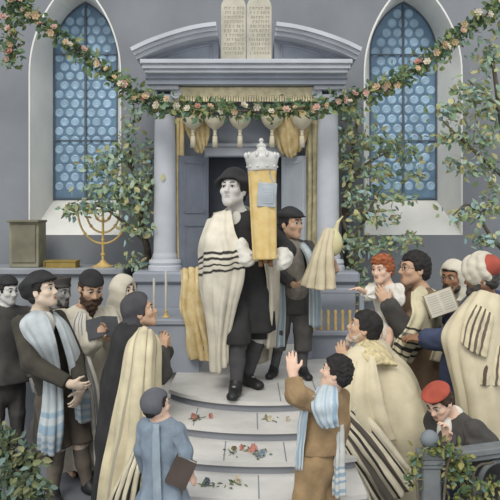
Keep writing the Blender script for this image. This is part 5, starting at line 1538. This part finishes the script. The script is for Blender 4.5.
for pts in ([(1.0, 3.60, 0), (.99, 3.62, .4), (1.02, 3.65, .8), (1.06, 3.66, .95)], [(1.0, 3.60, 0), (1.1, 3.66, .4), (1.18, 3.70, .8), (1.3, 3.74, .85)], [(1.0, 3.60, 0), (.9, 3.63, .4), (.87, 3.66, .8)]):
    m.tube(spline(pts, 16), .007, 6)
m.build('stem', BARK, t)
IVY = leaf_mat('ivy_leaves', [(112, 120, 72), (140, 140, 84), (96, 112, 72), (150, 146, 96), (84, 104, 76), (100, 128, 116)])
foliage([(415, 458, 3.66, 5, 10, 34), (414, 478, 3.66, 5, 12, 36), (444, 449, 3.64, 10, 6, 44), (455, 456, 3.68, 12, 8, 60), (452, 476, 3.68, 9, 12, 60), (466, 470, 3.7, 10, 12, 60), (462, 492, 3.68, 14, 10, 80), (488, 488, 3.74, 12, 10, 70), (432, 449, 3.64, 9, 3, 22), (478, 500, 3.7, 16, 8, 70)], .042, 31).build('leaves', IVY, t, smooth=False)

# ---- flowers strewn on the steps
FG = leaf_mat('sprig_leaves', [(96, 110, 80), (120, 124, 92), (104, 120, 112)])
rg = np.random.default_rng(5)
def sprig(px, py, z, col, nfl, lab):
    D = (CAM_Z - z) * FOC / (py - 215)
    c = V((px - 250) * D / FOC, D, z + .006)
    t = thing('flower_sprig', lab, 'flower', c, 'flowers strewn on the steps')
    mb = MB()
    for i in range(9):
        q = c + rg.normal(size=3) * V(.03, .03, .002)
        leaf_mesh(mb, q, .04, rg, 0)
    a = rg.uniform(0, 6.28); mb.tube([c + V(.05 * math.cos(a), .05 * math.sin(a), .003), c, c - V(.05 * math.cos(a), .05 * math.sin(a), -.003)], .003, 5)
    for v in mb.v: v[:, 2] = np.maximum(v[:, 2], z + .001)
    mb.build('leaves', FG, t, smooth=False)
    for i in range(nfl):
        q = c + rg.normal(size=3) * V(.04, .03, 0) + V(0, 0, .012)
        m = MB(); flower(m, q, .022, rg); m.v = [np.maximum(v, [-9, -9, z + .002]) for v in m.v]; m.build('flower', col, t, smooth=False)
PR, PB, PCm, PO = mat('petal_coral', (196, 142, 132), .8, .1), mat('petal_blue', (136, 150, 162), .8, .1), FL[2], mat('petal_ochre', (176, 160, 110), .8, .1)
sprig(199, 419, .76, PR, 3, 'coral flower sprig alone at the left of the upper step')
sprig(271, 421, .76, PCm, 2, 'pale greenish sprig at the right of the upper step')
sprig(231, 453, .678, PO, 1, 'leafy sprig with an ochre bloom, middle step, left of the coral cluster')
sprig(250, 450, .678, PR, 4, 'coral flower cluster, brightest one, at the centre of the middle step')
sprig(262, 455, .678, PB, 2, 'sprig with blue blooms on the middle step, right of the coral cluster')
sprig(206, 486, .60, PB, 2, 'blue-green sprig at the left of the lowest visible step')
sprig(236, 484, .60, PCm, 2, 'sprig with cream blooms near the centre of the lowest visible step')
